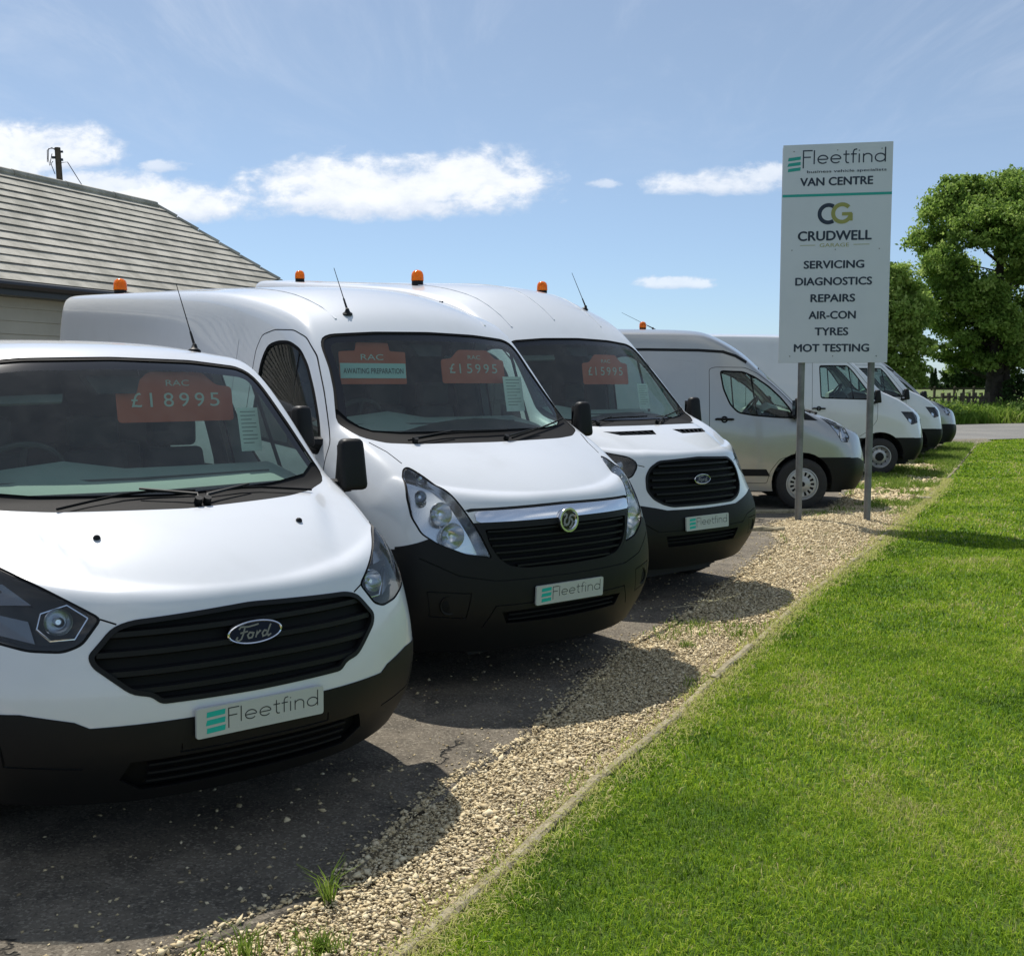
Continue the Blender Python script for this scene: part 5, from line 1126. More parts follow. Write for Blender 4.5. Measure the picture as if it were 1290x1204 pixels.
# sparse grass creeping over the gravel, denser beyond the sign
n_ = 60000; y = rng.uniform(2.2, 31, n_); t_ = rng.uniform(-.05, 1, n_); x = AXX(y) + t_ * (KX(y) - AXX(y))
pn = np.array([mn.noise(Vector((a * 1.1, b_ * 1.1, 4))) + .5 * mn.noise(Vector((a * 4, b_ * 4, 2))) for a, b_ in zip(x, y)])
keep = ((pn > .38 - .012 * np.maximum(y - 6, 0) * 2 - .30 * (t_ > .8)) & (rng.uniform(0, 1, n_) < .35)) | ((y > 15.5) & (pn > .10) & (rng.uniform(0, 1, n_) < .9)); keep &= ~((y > 8) & (y < 14.6) & (rng.uniform(0, 1, n_) < .85))
x, y = x[keep], y[keep]; sc_ = 1 + np.clip((y - 6) / 14, 0, 2)
blades('weedy_grass', np.stack([x, y], 1), np.full(len(x), -.02), .05 * rng.uniform(.5, 1.4, len(x)) * sc_, .005 * sc_ * 1.4, rng.uniform(.3, 1.1, len(x)), np.clip(rng.normal(.62, .16, len(x)), 0, 1), M['wild'])
# dry thatch beside the edging
n_ = 12000; y = 2.2 + 17.8 * rng.uniform(0, 1, n_) ** 2.4; x = KX(y) + .03 + rng.normal(.015, .045, n_) * (1 + 1.2 * np.abs(np.sin(y * 2.1 + np.sin(y * 5.3))))
blades('dry_thatch', np.stack([x, y], 1), np.full(n_, .0), .022 * (1 + y / 14), .0028 * (1 + y / 6), rng.uniform(.9, 1.7, n_), np.clip(rng.normal(.95, .06, n_), 0, 1), M['grass'])
def tuft(x, y, n_, h, label, rad=.05, group=None):
    a = rng.uniform(0, 2 * np.pi, n_); r_ = np.abs(rng.normal(0, rad * .45, n_)); xy = np.stack([r_ * np.cos(a), r_ * np.sin(a)], 1)
    o_ = blades('grass_tuft', xy, np.full(n_, 0.), h * rng.uniform(.4, 1.2, n_), np.full(n_, .0055), rng.uniform(.3, 1.0, n_), np.clip(rng.normal(.62, .12, n_), 0, 1), M['wild'])
    del o_['kind']; o_.location = (x, y, -.02); tag(o_, label, 'grass tuft', group)
# ------------------------------------------------------------------ road, verge and field
def strip_poly(name, a, b_, mat, z):     # a, b_: near and far edge polylines
    return grid_poly(name, [[(p_[0], p_[1], z) for p_ in a], [(p_[0], p_[1], z) for p_ in b_]], mat)
strip_poly('road', [(-60, 11.2), (-8, 27.0), (4, 30.4), (10, 32.4), (16.3, 35.1), (30, 41.0), (70, 57)], [(-60, 23.0), (-8, 37.0), (4, 40.6), (12, 43.3), (22.3, 48.2), (38, 54.6), (80, 71)], M['road'], -.006)
strip_poly('kerbside_apron', [(5.5, 26), (10, 29), (13.0, 31.6), (14.2, 32.3)], [(4, 31), (10, 32.9), (13.2, 34.2), (15.0, 34.9)], M['asphalt'], -.001)
grid_poly('lawn_far_end', [[(13.6, 32.2, -.03), (20, 32.2, -.03), (40, 32.2, -.03)], [(16.4, 35.05, -.03), (22, 37.4, -.03), (40, 45.0, -.03)]], M['lawnsoil'])
n_ = 9000; xx_ = rng.uniform(13.8, 22, n_); yy_ = rng.uniform(32.2, 37, n_); kp = yy_ < 35.0 + (xx_ - 16.3) * .43; xx_, yy_ = xx_[kp], yy_[kp]
blades('lawn_grass', np.stack([xx_, yy_], 1), np.full(len(xx_), -.03), .04, .032, rng.uniform(.3, 1, len(xx_)), np.clip(rng.normal(.55, .2, len(xx_)), 0, 1), M['grass'])
n_ = 52000; s_ = rng.uniform(0, 1, n_); x = -5 + 50 * s_; ybase = 36.6 + (x + 5) * .425 + 1.2; y = ybase + rng.gamma(1.8, 2.4, n_)
cl = np.array([mn.noise(Vector((a * .35, b_ * .35, 8))) for a, b_ in zip(x, y)]); hh = (.55 + .5 * cl + .3 * np.clip((y - ybase) / 3, 0, 1)) * rng.uniform(.4, 1.25, n_)
blades('verge_grass', np.stack([x, y], 1), np.full(n_, -.05), np.clip(hh * .85, .12, 1.1), rng.uniform(.05, .12, n_), rng.uniform(.2, .9, n_), np.clip(.48 + .35 * cl + rng.normal(0, .15, n_), 0, 1), M['wild'])
# broad-leaved growth in the verge
def leaves(name, cen, size, mat, tint, parent=None, kind=None):
    n_ = len(cen); u_ = rng.normal(size=(n_, 3)); u_ /= np.linalg.norm(u_, axis=1)[:, None]; v_ = rng.normal(size=(n_, 3)); v_ -= (v_ * u_).sum(1)[:, None] * u_; v_ /= np.linalg.norm(v_, axis=1)[:, None]
    s_ = (size * rng.uniform(.6, 1.4, n_))[:, None]; w3 = np.cross(u_, v_) * .18
    V_ = np.stack([cen - u_ * s_, cen + v_ * s_ * .6 + w3 * s_, cen + u_ * s_, cen - v_ * s_ * .6 + w3 * s_], 1).reshape(-1, 3); F_ = (np.arange(n_) * 4)[:, None] + np.arange(4)
    o_ = bulk(name, V_, F_, mat, parent=parent, tint=np.repeat(tint, 4))
    if kind: o_['kind'] = kind
    return o_
M['leaf'] = tintmat('tree_leaves', [(0, (.045, .095, .018)), (.4, (.12, .21, .038)), (.75, (.28, .40, .085)), (1, (.42, .52, .16))], .55, 60, .48, 0)
M['leafd'] = tintmat('dark_leaves', [(0, (.018, .040, .012)), (1, (.05, .09, .02))], .6, 60, .25, 0)
M['bark'] = pbsdf('bark', (.075, .062, .048), .95, 0, 0, .2, (9, 1, .05), (3, (.035, .03, .025), .4, .7))
n_ = 15000; x = rng.uniform(2, 44, n_); yb_ = 36.8 + (x + 5) * .425 + 2; y = yb_ + rng.gamma(2.0, 1.9, n_); cl = np.array([mn.noise(Vector((a * .4, b_ * .4, 18))) for a, b_ in zip(x, y)])
leaves('verge_weeds', np.stack([x, y, np.abs(rng.normal(.25, .3, n_)) * (1 + cl)], 1), .085, M['leaf'], np.clip(.6 + .4 * cl + rng.normal(0, .2, n_), 0, 1), kind='stuff')
# ------------------------------------------------------------------ trees
def tree(name, label, loc, hgt, trunk_r, lobes, nleaf, lsize, seed, group=None, forks=((0, 0),), mat='leaf', tb=.45):
    rs = np.random.default_rng(seed); rr = random.Random(seed); root = empty(name, loc); tag(root, label, 'tree', group)
    cen = []; tin = []; zmin = min(l[2] - l[3] for l in lobes); mb = MB()
    for fi, (fx, fy) in enumerate(forks):
        r0 = trunk_r * (1 if fi == 0 else .62); pts = []; n_ = 9; top = hgt * (.80 if fi == 0 else .62)
        for i in range(n_):
            t_ = i / (n_ - 1); pts.append(Vector((fx * (1 if fi else 0) + fx * t_ * .8 + .16 * hgt * .12 * math.sin(3 * t_ + fi * 2), fy + .1 * math.sin(4 * t_), -.1 + top * t_)))
        mb.tube(pts, [r0 * (1.35 if i == 0 else 1) * (1 - .80 * i / (n_ - 1)) for i in range(n_)], 10)
        for li, (lx, ly, lz, lr) in enumerate(lobes):
            if li % len(forks) != fi: continue
            tz = max(hgt * .16, lz - lr * .6 - .35 * math.hypot(lx, ly)); k = min(n_ - 1.001, max(0, tz / top * (n_ - 1))); a = pts[int(k)].lerp(pts[int(k) + 1], k - int(k)); b_ = Vector((lx, ly, lz))
            mid = a.lerp(b_, .5) + Vector((rr.uniform(-.25, .25), rr.uniform(-.25, .25), -.08 * (b_ - a).length)); rb = max(.03, r0 * .30 * (lr / 2.0))
            mb.tube([a, mid, b_], [rb, rb * .65, rb * .3], 6)
            for _ in range(5):
                v_ = Vector((rr.gauss(0, 1), rr.gauss(0, 1), rr.gauss(0, .8))).normalized() * lr * .8; s_ = mid.lerp(b_, rr.uniform(.3, 1)); mb.tube([s_, s_ + v_ * .5 + Vector((0, 0, .05)), b_ + v_], [rb * .38, rb * .22, rb * .08], 4)
    mb.build('trunk', M['bark'], root, True)
    tot = sum(l[3] ** 2 for l in lobes)
    for (lx, ly, lz, lr) in lobes:
        n_ = int(nleaf * lr * lr / tot); nc_ = max(8, int(n_ / 52)); d = rs.normal(size=(nc_, 3)); d /= np.linalg.norm(d, axis=1)[:, None]; rad = lr * rs.uniform(.35, 1.25, nc_) ** .8
        cc = d * rad[:, None] * np.array([1, 1, .82]) + np.array([lx, ly, lz]); ti = np.clip(rs.normal(tb + .12, .14, nc_), 0, 1)
        idx = rs.integers(0, nc_, n_); cl_ = lr * .12 + .05
        cen.append(cc[idx] + rs.normal(0, 1, (n_, 3)) * cl_ * np.array([1, 1, .7])); tin.append(np.clip(ti[idx] + rs.normal(0, .08, n_), 0, 1))
    leaves('crown', np.concatenate(cen), lsize, M[mat], np.concatenate(tin), parent=root); return root
def lobes_fill(seed, n_, cx, cz, rx, rz, ry, lr0, lr1, gap=None):
    rr = random.Random(seed); L = []
    while len(L) < n_:
        a, b_, c_ = rr.uniform(-1, 1), rr.uniform(-1, 1), rr.uniform(-1, 1); r2 = a * a + b_ * b_ + c_ * c_
        if r2 > 1 or r2 < .12: continue
        p = (cx + a * rx, b_ * ry, cz + c_ * rz, rr.uniform(lr0, lr1))
        if gap and any((p[0] - g_[0]) ** 2 + (p[2] - g_[1]) ** 2 < g_[2] ** 2 for g_ in gap): continue
        L.append(p)
    return L
def wx(px, Y): return (px - 645) / 1390 * Y
def hz_(py, Y): return CAMH + (482 - py) / 1390 * Y
Y = 58; tx = wx(1248, Y); sc = Y / 1390
lb = [((px - 1248) * sc, dy_, hz_(py, Y), r_ * sc) for px, py, r_, dy_ in ((1183, 262, 26, 0), (1175, 300, 26, 1), (1170, 335, 24, -1), (1178, 372, 24, 0), (1195, 400, 24, 1), (1215, 248, 27, 1), (1245, 250, 30, -.5), (1280, 246, 30, .5), (1315, 265, 32, 0), (1340, 310, 34, 0),
     (1205, 452, 15, .5), (1228, 455, 14, -.8), (1262, 448, 18, -1.4), (1284, 462, 14, .5), (1183, 442, 13, 0), (1240, 405, 26, -1.8), (1222, 340, 24, 2), (1258, 318, 26, -2), (1300, 470, 12, 0), (1248, 430, 20, 1.5), (1205, 292, 30, -1.5), (1238, 290, 32, -2), (1275, 290, 34, -1.5), (1195, 335, 24, 1.5), (1300, 335, 30, 1.5), (1310, 385, 32, 0), (1215, 375, 28, -1.5), (1255, 380, 32, 1.8), (1228, 415, 24, 1), (1275, 415, 26, -1), (1200, 428, 16, -1), (1295, 440, 20, 0), (1240, 440, 18, 1), (1152, 365, 10, 0), (1165, 322, 10, 0), (1216, 232, 10, 0), (1190, 236, 12, 0), (1262, 232, 14, 0), (1345, 365, 28, -1), (1330, 420, 24, 1), (1268, 345, 16, -1))]
tree('large_tree', 'tallest tree, broad full crown and forked dark trunk beside the fence', (tx, Y, -.09), 12.6, .50, lb, 125000, .092, 3, forks=((0, 0), (.62, .3)), tb=.50)
Y = 52; tx = wx(1112, Y); sc = Y / 1390
lb = [((px - 1112) * sc, dy_, hz_(py, Y), r_ * sc) for px, py, r_, dy_ in ((1130, 350, 20, 0), (1146, 366, 20, .5), (1138, 392, 26, -.5), (1154, 398, 18, 1), (1128, 425, 26, 0), (1148, 436, 18, -.5), (1138, 462, 20, 0), (1155, 470, 12, 0), (1112, 400, 26, 0), (1095, 370, 24, 0), (1090, 420, 26, 0), (1108, 345, 20, 0), (1110, 455, 22, 0), (1150, 482, 9, 0), (1125, 485, 14, 0))]
tree('leafy_tree', 'paler, lower tree just right of the sign board, its leaves hanging near the parked vans', (tx, Y, -.09), 6.8, .22, lb, 34000, .09, 5, tb=.66)
Y = 110; tx = wx(1212, Y); sc = Y / 1390
lb = [((px - 1212) * sc, dy_, hz_(py, Y), r_ * sc) for px, py, r_, dy_ in ((1195, 474, 11, 0), (1212, 466, 14, 0), (1232, 468, 13, 0), (1246, 476, 10, 0), (1205, 480, 10, 0), (1225, 480, 10, 0))]
tree('rounded_tree', 'small round dark tree in the field beyond the fence, left of the forked trunk', (tx, Y, -.09), 2.6, .2, lb, 6000, .20, 8, mat='leafd')
Y = 57; tx = wx(1275, Y); sc = Y / 1390
lb = [((px - 1275) * sc, 0, hz_(py, Y), r_ * sc) for px, py, r_ in ((1270, 482, 8), (1283, 476, 7), (1268, 495, 9), (1286, 492, 9), (1276, 504, 9))]
tree('sapling', 'thin dark sapling growing right of the forked tree trunk', (tx, Y, -.09), 1.9, .05, lb, 1500, .085, 9, mat='leafd')
for px, lab in ((1172, 'small pointed conifer on the skyline, left of its pair'), (1176, 'small pointed conifer on the skyline, right of its pair')):
    Y = 260; root = empty('conifer', (wx(px, Y), Y, -.09)); tag(root, lab, 'tree'); mb = MB(); mb.tube([(0, 0, 0), (0, 0, 4)], [.25, .05], 6); mb.build('trunk', M['bark'], root)
    h = 4.6; n_ = 700; t_ = rng.uniform(0, 1, n_); a = rng.uniform(0, 6.28, n_); r_ = (1 - t_) * .8 * rng.uniform(.5, 1.1, n_) + .05
    leaves('crown', np.stack([r_ * np.cos(a), r_ * np.sin(a), .6 + t_ * h], 1), .22, M['leafd'], rng.uniform(0, .6, n_), parent=root)
# far hedgerows: nobody could count their bushes
n_ = 26000; x = rng.uniform(-260, 420, n_); yb_ = 300 + .12 * x + 14 * np.sin(x * .03); hn = np.array([mn.noise(Vector((a * .05, 3, 0))) for a in x])
leaves('far_hedgerow', np.stack([x, yb_ + rng.normal(0, 1.5, n_), np.abs(rng.normal(0, 1, n_)) * (1.0 + .9 * hn) + .1], 1), .7, M['leafd'], rng.uniform(0, 1, n_), kind='stuff')
# ------------------------------------------------------------------ fence
M['oldwood'] = pbsdf('weathered_timber', (.10, .082, .062), .9, 0, 0, .2, (30, .6, .01), (8, (.07, .06, .045), .4, .7))
def fence(P0, P1, n_, h, label, rails, pw=.11):
    root = empty('post_and_rail_fence', (P0[0], P0[1], -.09)); tag(root, label, 'fence'); d = Vector((P1[0] - P0[0], P1[1] - P0[1], 0)); L_ = d.length; rt = Matrix.Rotation(math.atan2(d.y, d.x), 3, 'Z')
    me = None
    for i in range(n_):
        p = d * (i / (n_ - 1)); mb = MB(); mb.hexa([(-pw/2,-pw/2,0),(pw/2,-pw/2,0),(pw/2,pw/2,0),(-pw/2,pw/2,0)], [(-pw/2*.9,-pw/2*.9,h),(pw/2*.9,-pw/2*.9,h+.02),(pw/2*.9,pw/2*.9,h+.02),(-pw/2*.9,pw/2*.9,h)])
        o_ = mb.build('post', M['oldwood'], root) if me is None else link('post', me, None, root); me = o_.data; o_.location = p; o_.rotation_euler = (random.uniform(-.03, .03), random.uniform(-.03, .03), math.atan2(d.y, d.x))
    me = None; sl_ = L_ / (n_ - 1)
    for i in range(n_ - 1):
        for z in rails:
            if me is None: mb = MB(); mb.box((sl_ / 2, 0, 0), (sl_ - .012, .045, .10)); o_ = mb.build('rail', M['oldwood'], root); me = o_.data
            else: o_ = link('rail', me, None, root)
            o_.location = d * (i / (n_ - 1)) + rt @ Vector((0, -.08, z + random.uniform(-.02, .02))); o_.rotation_euler = (0, random.uniform(-.008, .008), math.atan2(d.y, d.x))
fence((wx(1150, 62), 62), (wx(1340, 66), 66), 9, 1.62, 'long dark timber fence with tall rails crossing the whole verge gap', (1.50, .98))
fence((wx(1186, 56.5), 56.5), (wx(1243, 57), 57), 8, 1.32, 'short run of close dark posts left of the forked tree trunk', (1.12,), .15)
# ------------------------------------------------------------------ building with tiled hipped roof
M['tile'] = pbsdf('roof_tile', (.42, .40, .345), .8, 0, 0, .3, (25, .5, .01), (2.0, (.27, .26, .22), .38, .62))
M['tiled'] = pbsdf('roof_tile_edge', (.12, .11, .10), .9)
M['board'] = pbsdf('painted_cladding', (.42, .40, .33), .7, 0, 0, .3, (30, .2, .004), (1.2, (.36, .34, .28), .4, .75))
M['gutter'] = pbsdf('black_gutter', (.02, .02, .022), .35)
U_ = Vector((.375, .927, 0)).normalized(); N_ = Vector((-U_.y, U_.x, 0)); EC = Vector((-3.78, 24.1, 0)) + Vector((0, 0, 0))
bld = empty('tile_roofed_building', EC, 0); tag(bld, 'long pale building with a brown-grey hipped roof of level tile courses', 'building')
eh, rh, dp, Lb = 3.2, 5.33, 2.63, 32.0
def RP(s_, t_, lift=0):          # s_: metres back along the eave from the corner, t_: 0 eave .. 1 ridge
    nrm = (Vector((0, 0, 1)) * dp + (-N_) * (rh - eh)).normalized(); return -U_ * s_ + N_ * (dp * t_) + Vector((0, 0, eh + (rh - eh) * t_)) + nrm * lift
NC = 15
for i in range(NC):
    t0, t1 = i / NC, min(1.0, (i + 1.15) / NC); mb = MB(); nseg = 8; vs = []
    for j in range(nseg + 1):
        a0 = lerp(dp * t0, Lb, j / nseg); a1 = lerp(dp * t1, Lb, j / nseg); w1 = random.uniform(-.003, .003)
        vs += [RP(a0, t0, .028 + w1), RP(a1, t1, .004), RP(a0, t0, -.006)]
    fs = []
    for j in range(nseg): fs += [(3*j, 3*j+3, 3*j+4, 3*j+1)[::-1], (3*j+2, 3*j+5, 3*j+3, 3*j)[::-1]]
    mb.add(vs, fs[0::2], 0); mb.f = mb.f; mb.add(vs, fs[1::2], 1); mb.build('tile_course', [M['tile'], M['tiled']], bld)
    # hip end course, facing away from the camera
    mb = MB(); a = lambda t_, k: -U_ * (dp * t_) + N_ * (dp * t_ + k * (2 * dp - 2 * dp * t_)) + Vector((0, 0, eh + (rh - eh) * t_ + (.02 if t_ == t0 else 0)))
    mb.add([a(t0, 0), a(t0, 1), a(t1, 1), a(t1, 0)], [(0, 1, 2, 3)]); mb.build('tile_course', M['tile'], bld)
mb = MB(); mb.add([RP(0, 0) + N_ * (2 * dp), RP(Lb, 0) + N_ * (2 * dp), RP(Lb, 1), RP(dp, 1)], [(0, 1, 2, 3)]); mb.build('rear_roof_slope', M['tile'], bld)
nr_ = 24
for i in range(nr_):
    a = RP(dp + (Lb - dp) * i / nr_, 1, .02) ; b_ = RP(dp + (Lb - dp) * (i + .985) / nr_, 1, .02); mb = MB(); mb.tube([a - Vector((0,0,.03)), b_ - Vector((0,0,.025))], .085, 8); mb.build('ridge_tile', M['tile'], bld)
for i in range(9):
    a = RP(0, 0).lerp(RP(dp, 1), i / 9) ; b_ = RP(0, 0).lerp(RP(dp, 1), (i + .98) / 9); mb = MB(); mb.tube([a + Vector((0,0,.01)), b_], [.06, .05], 6); mb.build('hip_tile', M['tile'], bld)
w0 = N_ * .35
for i in range(16):
    z0 = i * .19; mb = MB(); A_ = w0 - U_ * .35; B_ = w0 - U_ * (Lb - .5)
    mb.hexa([A_ - N_ * .022 + Vector((0, 0, z0)), A_ + N_ * .01 + Vector((0, 0, z0)), B_ + N_ * .01 + Vector((0, 0, z0)), B_ - N_ * .022 + Vector((0, 0, z0))], [A_ - N_ * .004 + Vector((0, 0, z0 + .188)), A_ + N_ * .01 + Vector((0, 0, z0 + .188)), B_ + N_ * .01 + Vector((0, 0, z0 + .188)), B_ - N_ * .004 + Vector((0, 0, z0 + .188))]); mb.build('cladding_board', M['board'], bld)
mb = MB(); c_ = w0 + N_ * .02; d_ = N_ * (2 * dp - .75)
q = [c_ - U_ * .35, c_ - U_ * (Lb - .5), c_ - U_ * (Lb - .5) + d_, c_ - U_ * .35 + d_]; mb.hexa(q, [p + Vector((0, 0, eh - .05)) for p in q]); mb.build('wall', M['board'], bld)
mb = MB(); mb.tube([RP(-.05, 0) - N_ * .06 - Vector((0, 0, .06)), RP(Lb, 0) - N_ * .06 - Vector((0, 0, .06))], .058, 8); mb.build('gutter', M['gutter'], bld, True)
mb = MB(); mb.hexa([RP(0, 0) + Vector((0, 0, -.20)), RP(Lb, 0) + Vector((0, 0, -.20)), RP(Lb, 0) + Vector((0, 0, -.20)) + N_ * .36, RP(0, 0) + Vector((0, 0, -.20)) + N_ * .36], [RP(0, 0) + Vector((0, 0, -.03)), RP(Lb, 0) + Vector((0, 0, -.03)), RP(Lb, 0) + Vector((0, 0, -.03)) + N_ * .36, RP(0, 0) + Vector((0, 0, -.03)) + N_ * .36]); mb.build('fascia', M['gutter'], bld)
# utility pole behind the roof
Y = 34; pr = empty('utility_pole', (wx(91, Y), Y, -.09)); tag(pr, 'dark timber utility pole with looped cables rising behind the tiled roof', 'utility pole')
ht = hz_(190, Y); lx = (72 - 79) * Y / 1390 * 1.0
mb = MB(); mb.tube([(0 + .9 * 0, 0, 0), (-.03, 0, ht * .6), (lx * .9, 0, ht)], [.13, .11, .085], 12); mb.build('pole', M['oldwood'], pr, True)
k_ = Y / 1390; tp = Vector((lx * .9, 0, ht))
for pts in ([(-.02, -.05), (-.22, -.05), (-.24, -.35), (-.20, -.55), (-.10, -.42)], [(-.12, -.2), (-.18, -.45), (-.05, -.8)], [(-.02, -.10), (-.12, -.02), (-.26, -.10), (-.27, -.45)]):
    mb = MB(); mb.tube([tp + Vector((a, -.12, b_)) for a, b_ in pts], .012, 5); mb.build('cable_loop', M['rubber'], pr, True)
mb = MB(); mb.tube([tp + Vector((.06, 0, -.45)), tp + Vector((.28, .02, -.42)), tp + Vector((1.1, .3, -1.9)), tp + Vector((1.5, .5, -2.7))], .012, 5); mb.build('stay_wire', M['rubber'], pr)
mb = MB(); mb.box(tp + Vector((.10, 0, -.12)), (.12, .05, .06)); mb.box(tp + Vector((.10, -.02, -.36)), (.12, .06, .07)); mb.box(tp + Vector((-.10, -.05, -.30)), (.10, .05, .07)); mb.build('insulator', M['gloss'], pr)
# ------------------------------------------------------------------ sign
SCR = [(x, z) for x in (.10, .5, .90) for z in (.03, .52, .97)]
sg_ = empty('garage_sign', (4.01, 13.88, 0)); sg_.rotation_euler = (0, 0, math.atan2(-.24, 1.25)); tag(sg_, 'tall white sign board on two grey posts beside the lawn', 'sign')
PW = 1.305; z0, z1 = hz_(457, 13.9), hz_(189, 13.9) ; PH = z1 - z0
for x in (-.37, .475):
    mb = MB(); mb.tube([(x, .075, -.1), (x, .075, z1 - .12)], .043, 16); mb.build('post', M['post'], sg_, True)
for x in (-.37, .475):
    mb = MB(); 
    for z in (z0 + .25, (z0 + z1) / 2, z1 - .3): mb.box((x, .045, z), (.13, .03, .05))
    mb.build('clamp', M['post'], sg_)
mb = MB(); mb.box((0, 0, (z0 + z1) / 2), (PW, .012, PH)); mb.build('panel', M['signface'], sg_)
for x in (-1, 1):
    mb = MB(); mb.box((x * (PW / 2 - .012), .016, (z0 + z1) / 2), (.022, .020, PH)); mb.build('edge_channel', M['post'], sg_)
mb = MB(); mb.box((.0, .150, (z0 + z1) / 2), (PW, .012, PH)); mb.build('rear_panel', M['signface'], sg_)
# positions on the board from the photograph: X 0..1 across, Z 0..1 up
def sgx(X, Y_, Z_): return Vector(((X - .5) * PW, -.0075 - Z_, z0 + Y_ * PH))
AR = PW / PH
mb = MB()
for q in range(3):
    yb_ = .943 - q * .0245; mb.add([sgx(.045 - .004 * (q == 1), yb_ - .017, 0), sgx(.162, yb_ - .011, 0), sgx(.164, yb_ + .004, 0), sgx(.051, yb_ - .002, 0)], [(0, 1, 2, 3)])
mb.build('logo_stripes', M['signteal'], sg_)
mb = MB(); fleet(mb, lambda X, Y_, Z_: sgx(X / PW + .175, .893 + Y_ / PH, 0), 0, .045, .775 * PW, .165, .0155); mb.build('lettering', M['navy'], sg_)
def stext(body, x0, x1, y0, y1, mat, bold=.0, part='lettering'):
    mb = MB(); text_in(mb, body, (x0, y0, x1, y1), sgx, bold); mb.build(part, M[mat], sg_)
stext('business vehicle specialists', .225, .945, .866, .882, 'navy', .012)
stext('VAN CENTRE', .165, .825, .812, .848, 'navy', .034)
mb = MB(); mb.add([sgx(0, .763, 0), sgx(1, .763, 0), sgx(1, .775, 0), sgx(0, .775, 0)], [(0, 1, 2, 3)]); mb.build('teal_line', M['signteal'], sg_)
mb = MB(); ribbon(mb, arc(.445, .683, .082, 52, 308, 26, .036), .0, lambda *a: Vector()) if False else None
rc_ = lambda X, Y_, Z_: sgx(X / PW, .683 + Y_ / PH, Z_)
ribbon(mb, arc(.4286 * PW, 0, .106, 55, 305, 30, .106), .048, rc_, z=.0); mb.build('monogram_c', M['navy'], sg_)
mb = MB(); ribbon(mb, arc(.553 * PW, .004, .106, 42, 352, 32, .106), .048, rc_, z=.001); ribbon(mb, [(.553 * PW + .0, -.006), (.553 * PW + .118, -.006)], .040, rc_, z=.0014); ribbon(mb, [(.553 * PW + .106, .002), (.553 * PW + .106, -.090)], .044, rc_, z=.0012); mb.build('monogram_g', M['gold'], sg_)
stext('CRUDWELL', .155, .825, .562, .605, 'navy', .034); stext('GARAGE', .355, .625, .532, .549, 'gold', .0)
mb = MB()
for a, b_ in ((.175, .315), (.665, .81)): mb.add([sgx(a, .540, 0), sgx(b_, .540, 0), sgx(b_, .5425, 0), sgx(a, .5425, 0)], [(0, 1, 2, 3)])
mb.build('rule', M['gold'], sg_)
for body, x0, x1, yc in (('SERVICING', .215, .765, .452), ('DIAGNOSTICS', .14, .84, .375), ('REPAIRS', .285, .69, .298), ('AIR-CON', .27, .70, .220), ('TYRES', .33, .635, .144), ('MOT TESTING', .14, .83, .068)):
    stext(body, x0, x1, yc - .0175, yc + .0175, 'navy', .034)
for (a, b_) in SCR:
    mb = MB(); mb.lathe([(-.002, .008), (.002, .007), (.003, .001)], sgx(a, b_, 0), (0, -1, 0), 8); mb.build('screw', M['post'], sg_)
# low concrete slabs round the foot of the sign
for (x, y, L_, a_, lab) in ((3.55, 14.9, 1.5, .05, 'long low concrete kerb stone behind the left sign post'), (2.85, 13.1, .8, -.12, 'broken concrete kerb stone at the end of the tarmac patch, left of the sign'), (2.75, 14.2, .8, .95, 'slanting concrete kerb stone between the silver van and the sign'), (6.2, 16.6, .25, .5, 'small broken stone lying on the lawn edging beyond the sign')):
    rt = Matrix.Rotation(a_, 3, 'Z'); mb = MB(); n_ = 6; vs = []
    for i in range(n_ + 1):
        xx = -L_ / 2 + L_ * i / n_; j_ = random.uniform(-.012, .012); vs += [rt @ Vector(p) for p in ((xx, -.07 + j_, -.06), (xx, -.065 + j_, .03), (xx, -.045, .045 + j_ * .5), (xx, .05, .045 + j_ * .4), (xx, .07 - j_, .028), (xx, .072 - j_, -.06))]
    mb.add(vs, [(6*i+a, 6*i+a+1, 6*i+7+a, 6*i+6+a) for i in range(n_) for a in range(5)] + [(0,1,2,3,4,5), tuple(6*n_+a for a in (5,4,3,2,1,0))])
    o_ = mb.build('kerb_stone', M['concrete']); o_.location = (x, y, 0); tag(o_, lab, 'kerb stone')
def gpt(px, py):
    a = math.atan(120 / FPX); y_ = (py - 602) / FPX; d = Vector(((px - 645) / FPX, math.cos(a) - y_ * math.sin(a), -math.sin(a) - y_ * math.cos(a))); t_ = -CAMH / d.z; return d.x * t_, d.y * t_
for (px, py, n_, h, lab, rd) in ((413, 1132, 46, .15, 'upright grass tuft at the shadow edge on the gravel', .035), (308, 1200, 60, .10, 'wispy grass clump at the bottom edge of the picture', .07), (405, 1192, 160, .07, 'spreading green weed patch on the gravel near the bottom edge', .10), (930, 798, 40, .08, 'small grass sprig beside the second van shadow', .05), (864, 812, 90, .06, 'low green weed clump on the gravel by the asphalt lip', .10)):
    x, y = gpt(px, py); tuft(x, y, n_, h, lab, rd)
# ------------------------------------------------------------------ the vans
GRP = 'vans parked side by side in a row'
A, SA = build_van('custom', (-.95, 4.08, 51), 'panel_van', 'nearest white van, low roof, wide black grille, cut off by the left edge', 'van', GRP)
B, SB = build_van('movano', (.33, 6.35, 51), 'panel_van', 'white high roof van with chrome grille strip and round emblem, second from the front', 'van', GRP)
Cv, SCv = build_van('transit', (1.565, 8.83, 50), 'panel_van', 'white high roof van with two black bonnet vents and oval badge, third from the front', 'van', GRP)
D, SD = build_van('customh', (5.13, 16.3, 2), 'panel_van', 'silver high roof van seen side on behind the sign posts', 'van', GRP, scale=1.05)
E, SE = build_van('crafter', (8.05, 21.9, 3), 'panel_van', 'white van with steel wheel seen side on beyond the silver van', 'van', GRP)
F = copy_tree(E); F.location = (10.0, 26.0, 0); F.rotation_euler = (0, 0, R(-1)); F['label'] = 'white van showing only nose and cab, between another white van and a grey one'
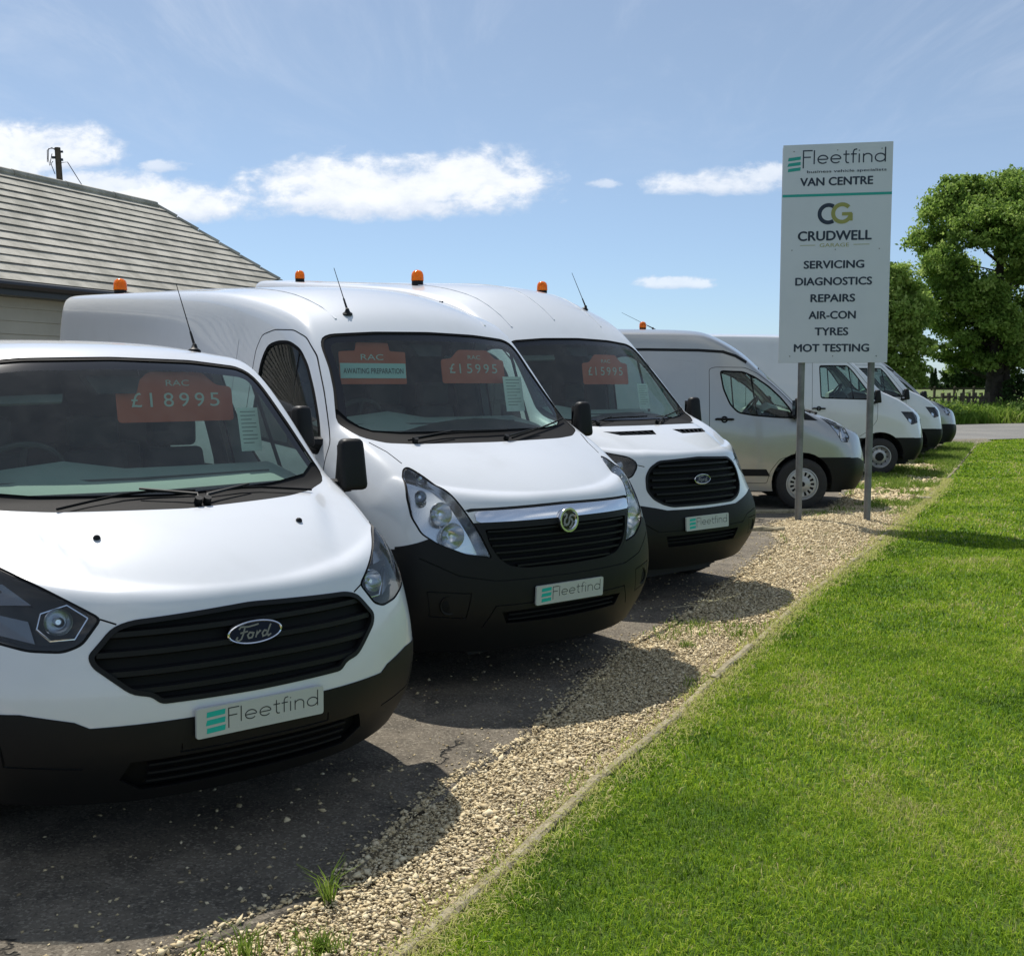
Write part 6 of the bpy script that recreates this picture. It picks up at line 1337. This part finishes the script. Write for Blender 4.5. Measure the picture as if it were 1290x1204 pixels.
Gv = copy_tree(D); Gv.location = (11.45, 28.8, 0); Gv.rotation_euler = (0, 0, 0); Gv['label'] = 'grey van farthest away at the end of the row, nose only'
antenna(A, SA, -1.85, .56, .42); antenna(B, SB, -1.62, -.50, .34, (-.5, 0, .86)); antenna(Cv, SCv, -2.04, .59, .40, (-.5, 0, .86)); antenna(D, SD, -2.9, .0, .50, (-.9, 0, .45))
for y_ in ((-.60, -.60), (.62, .62)): roof_rib(B, SB, y_[0], y_[1], -1.60, -5.6, M['white'])
for y_ in (-.62, -.12, .47): roof_rib(Cv, SCv, y_, y_, -1.70, -5.4, M['white'])
beacon(B, SB, -5.5, -.60, 'amber beacon at the rear right corner of the roof', .98)
beacon(Cv, SCv, -5.2, -.74, 'amber beacon at the rear right corner of the roof', .86)
beacon(Cv, SCv, -3.15, -.60, 'amber beacon on the right side of the roof, nearer the front', .98)
beacon(Cv, SCv, -2.62, .55, 'amber beacon on the left side of the roof, behind the windscreen', .86)
beacon(D, SD, -3.05, 0, 'small amber beacon in the middle of the roof', .8)
card(A, SA, 'price_card', 'orange price card reading 18995 behind the nearest windscreen', 'price card', (.0, 1.57, .61, 1.845), .04, 'price', '£18995')
card(B, SB, 'price_card', 'orange price card reading 15995 at the right of the chrome striped van windscreen', 'price card', (.06, 1.755, .635, 2.01), .04, 'price', '£15995')
card(Cv, SCv, 'price_card', 'orange price card reading 15995 in the windscreen of the van with bonnet vents', 'price card', (-.05, 1.745, .56, 2.04), .04, 'price', '£15995')
card(B, SB, 'notice_card', 'orange and pale blue card reading awaiting preparation in the second windscreen', 'notice card', (-.67, 1.75, -.20, 2.045), .04, 'wait', '')
card(A, SA, 'paper_sheet', 'white printed sheet at the right side of the nearest windscreen', 'paper sheet', (.57, 1.42, .69, 1.68), .06, 'paper', '')
card(B, SB, 'paper_sheet', 'white printed sheet at the right side of the second windscreen', 'paper sheet', (.55, 1.56, .74, 1.84), .06, 'paper', '')
card(Cv, SCv, 'paper_sheet', 'white printed sheet right of the price card in the third windscreen', 'paper sheet', (.50, 1.52, .66, 1.79), .06, 'paper', '')
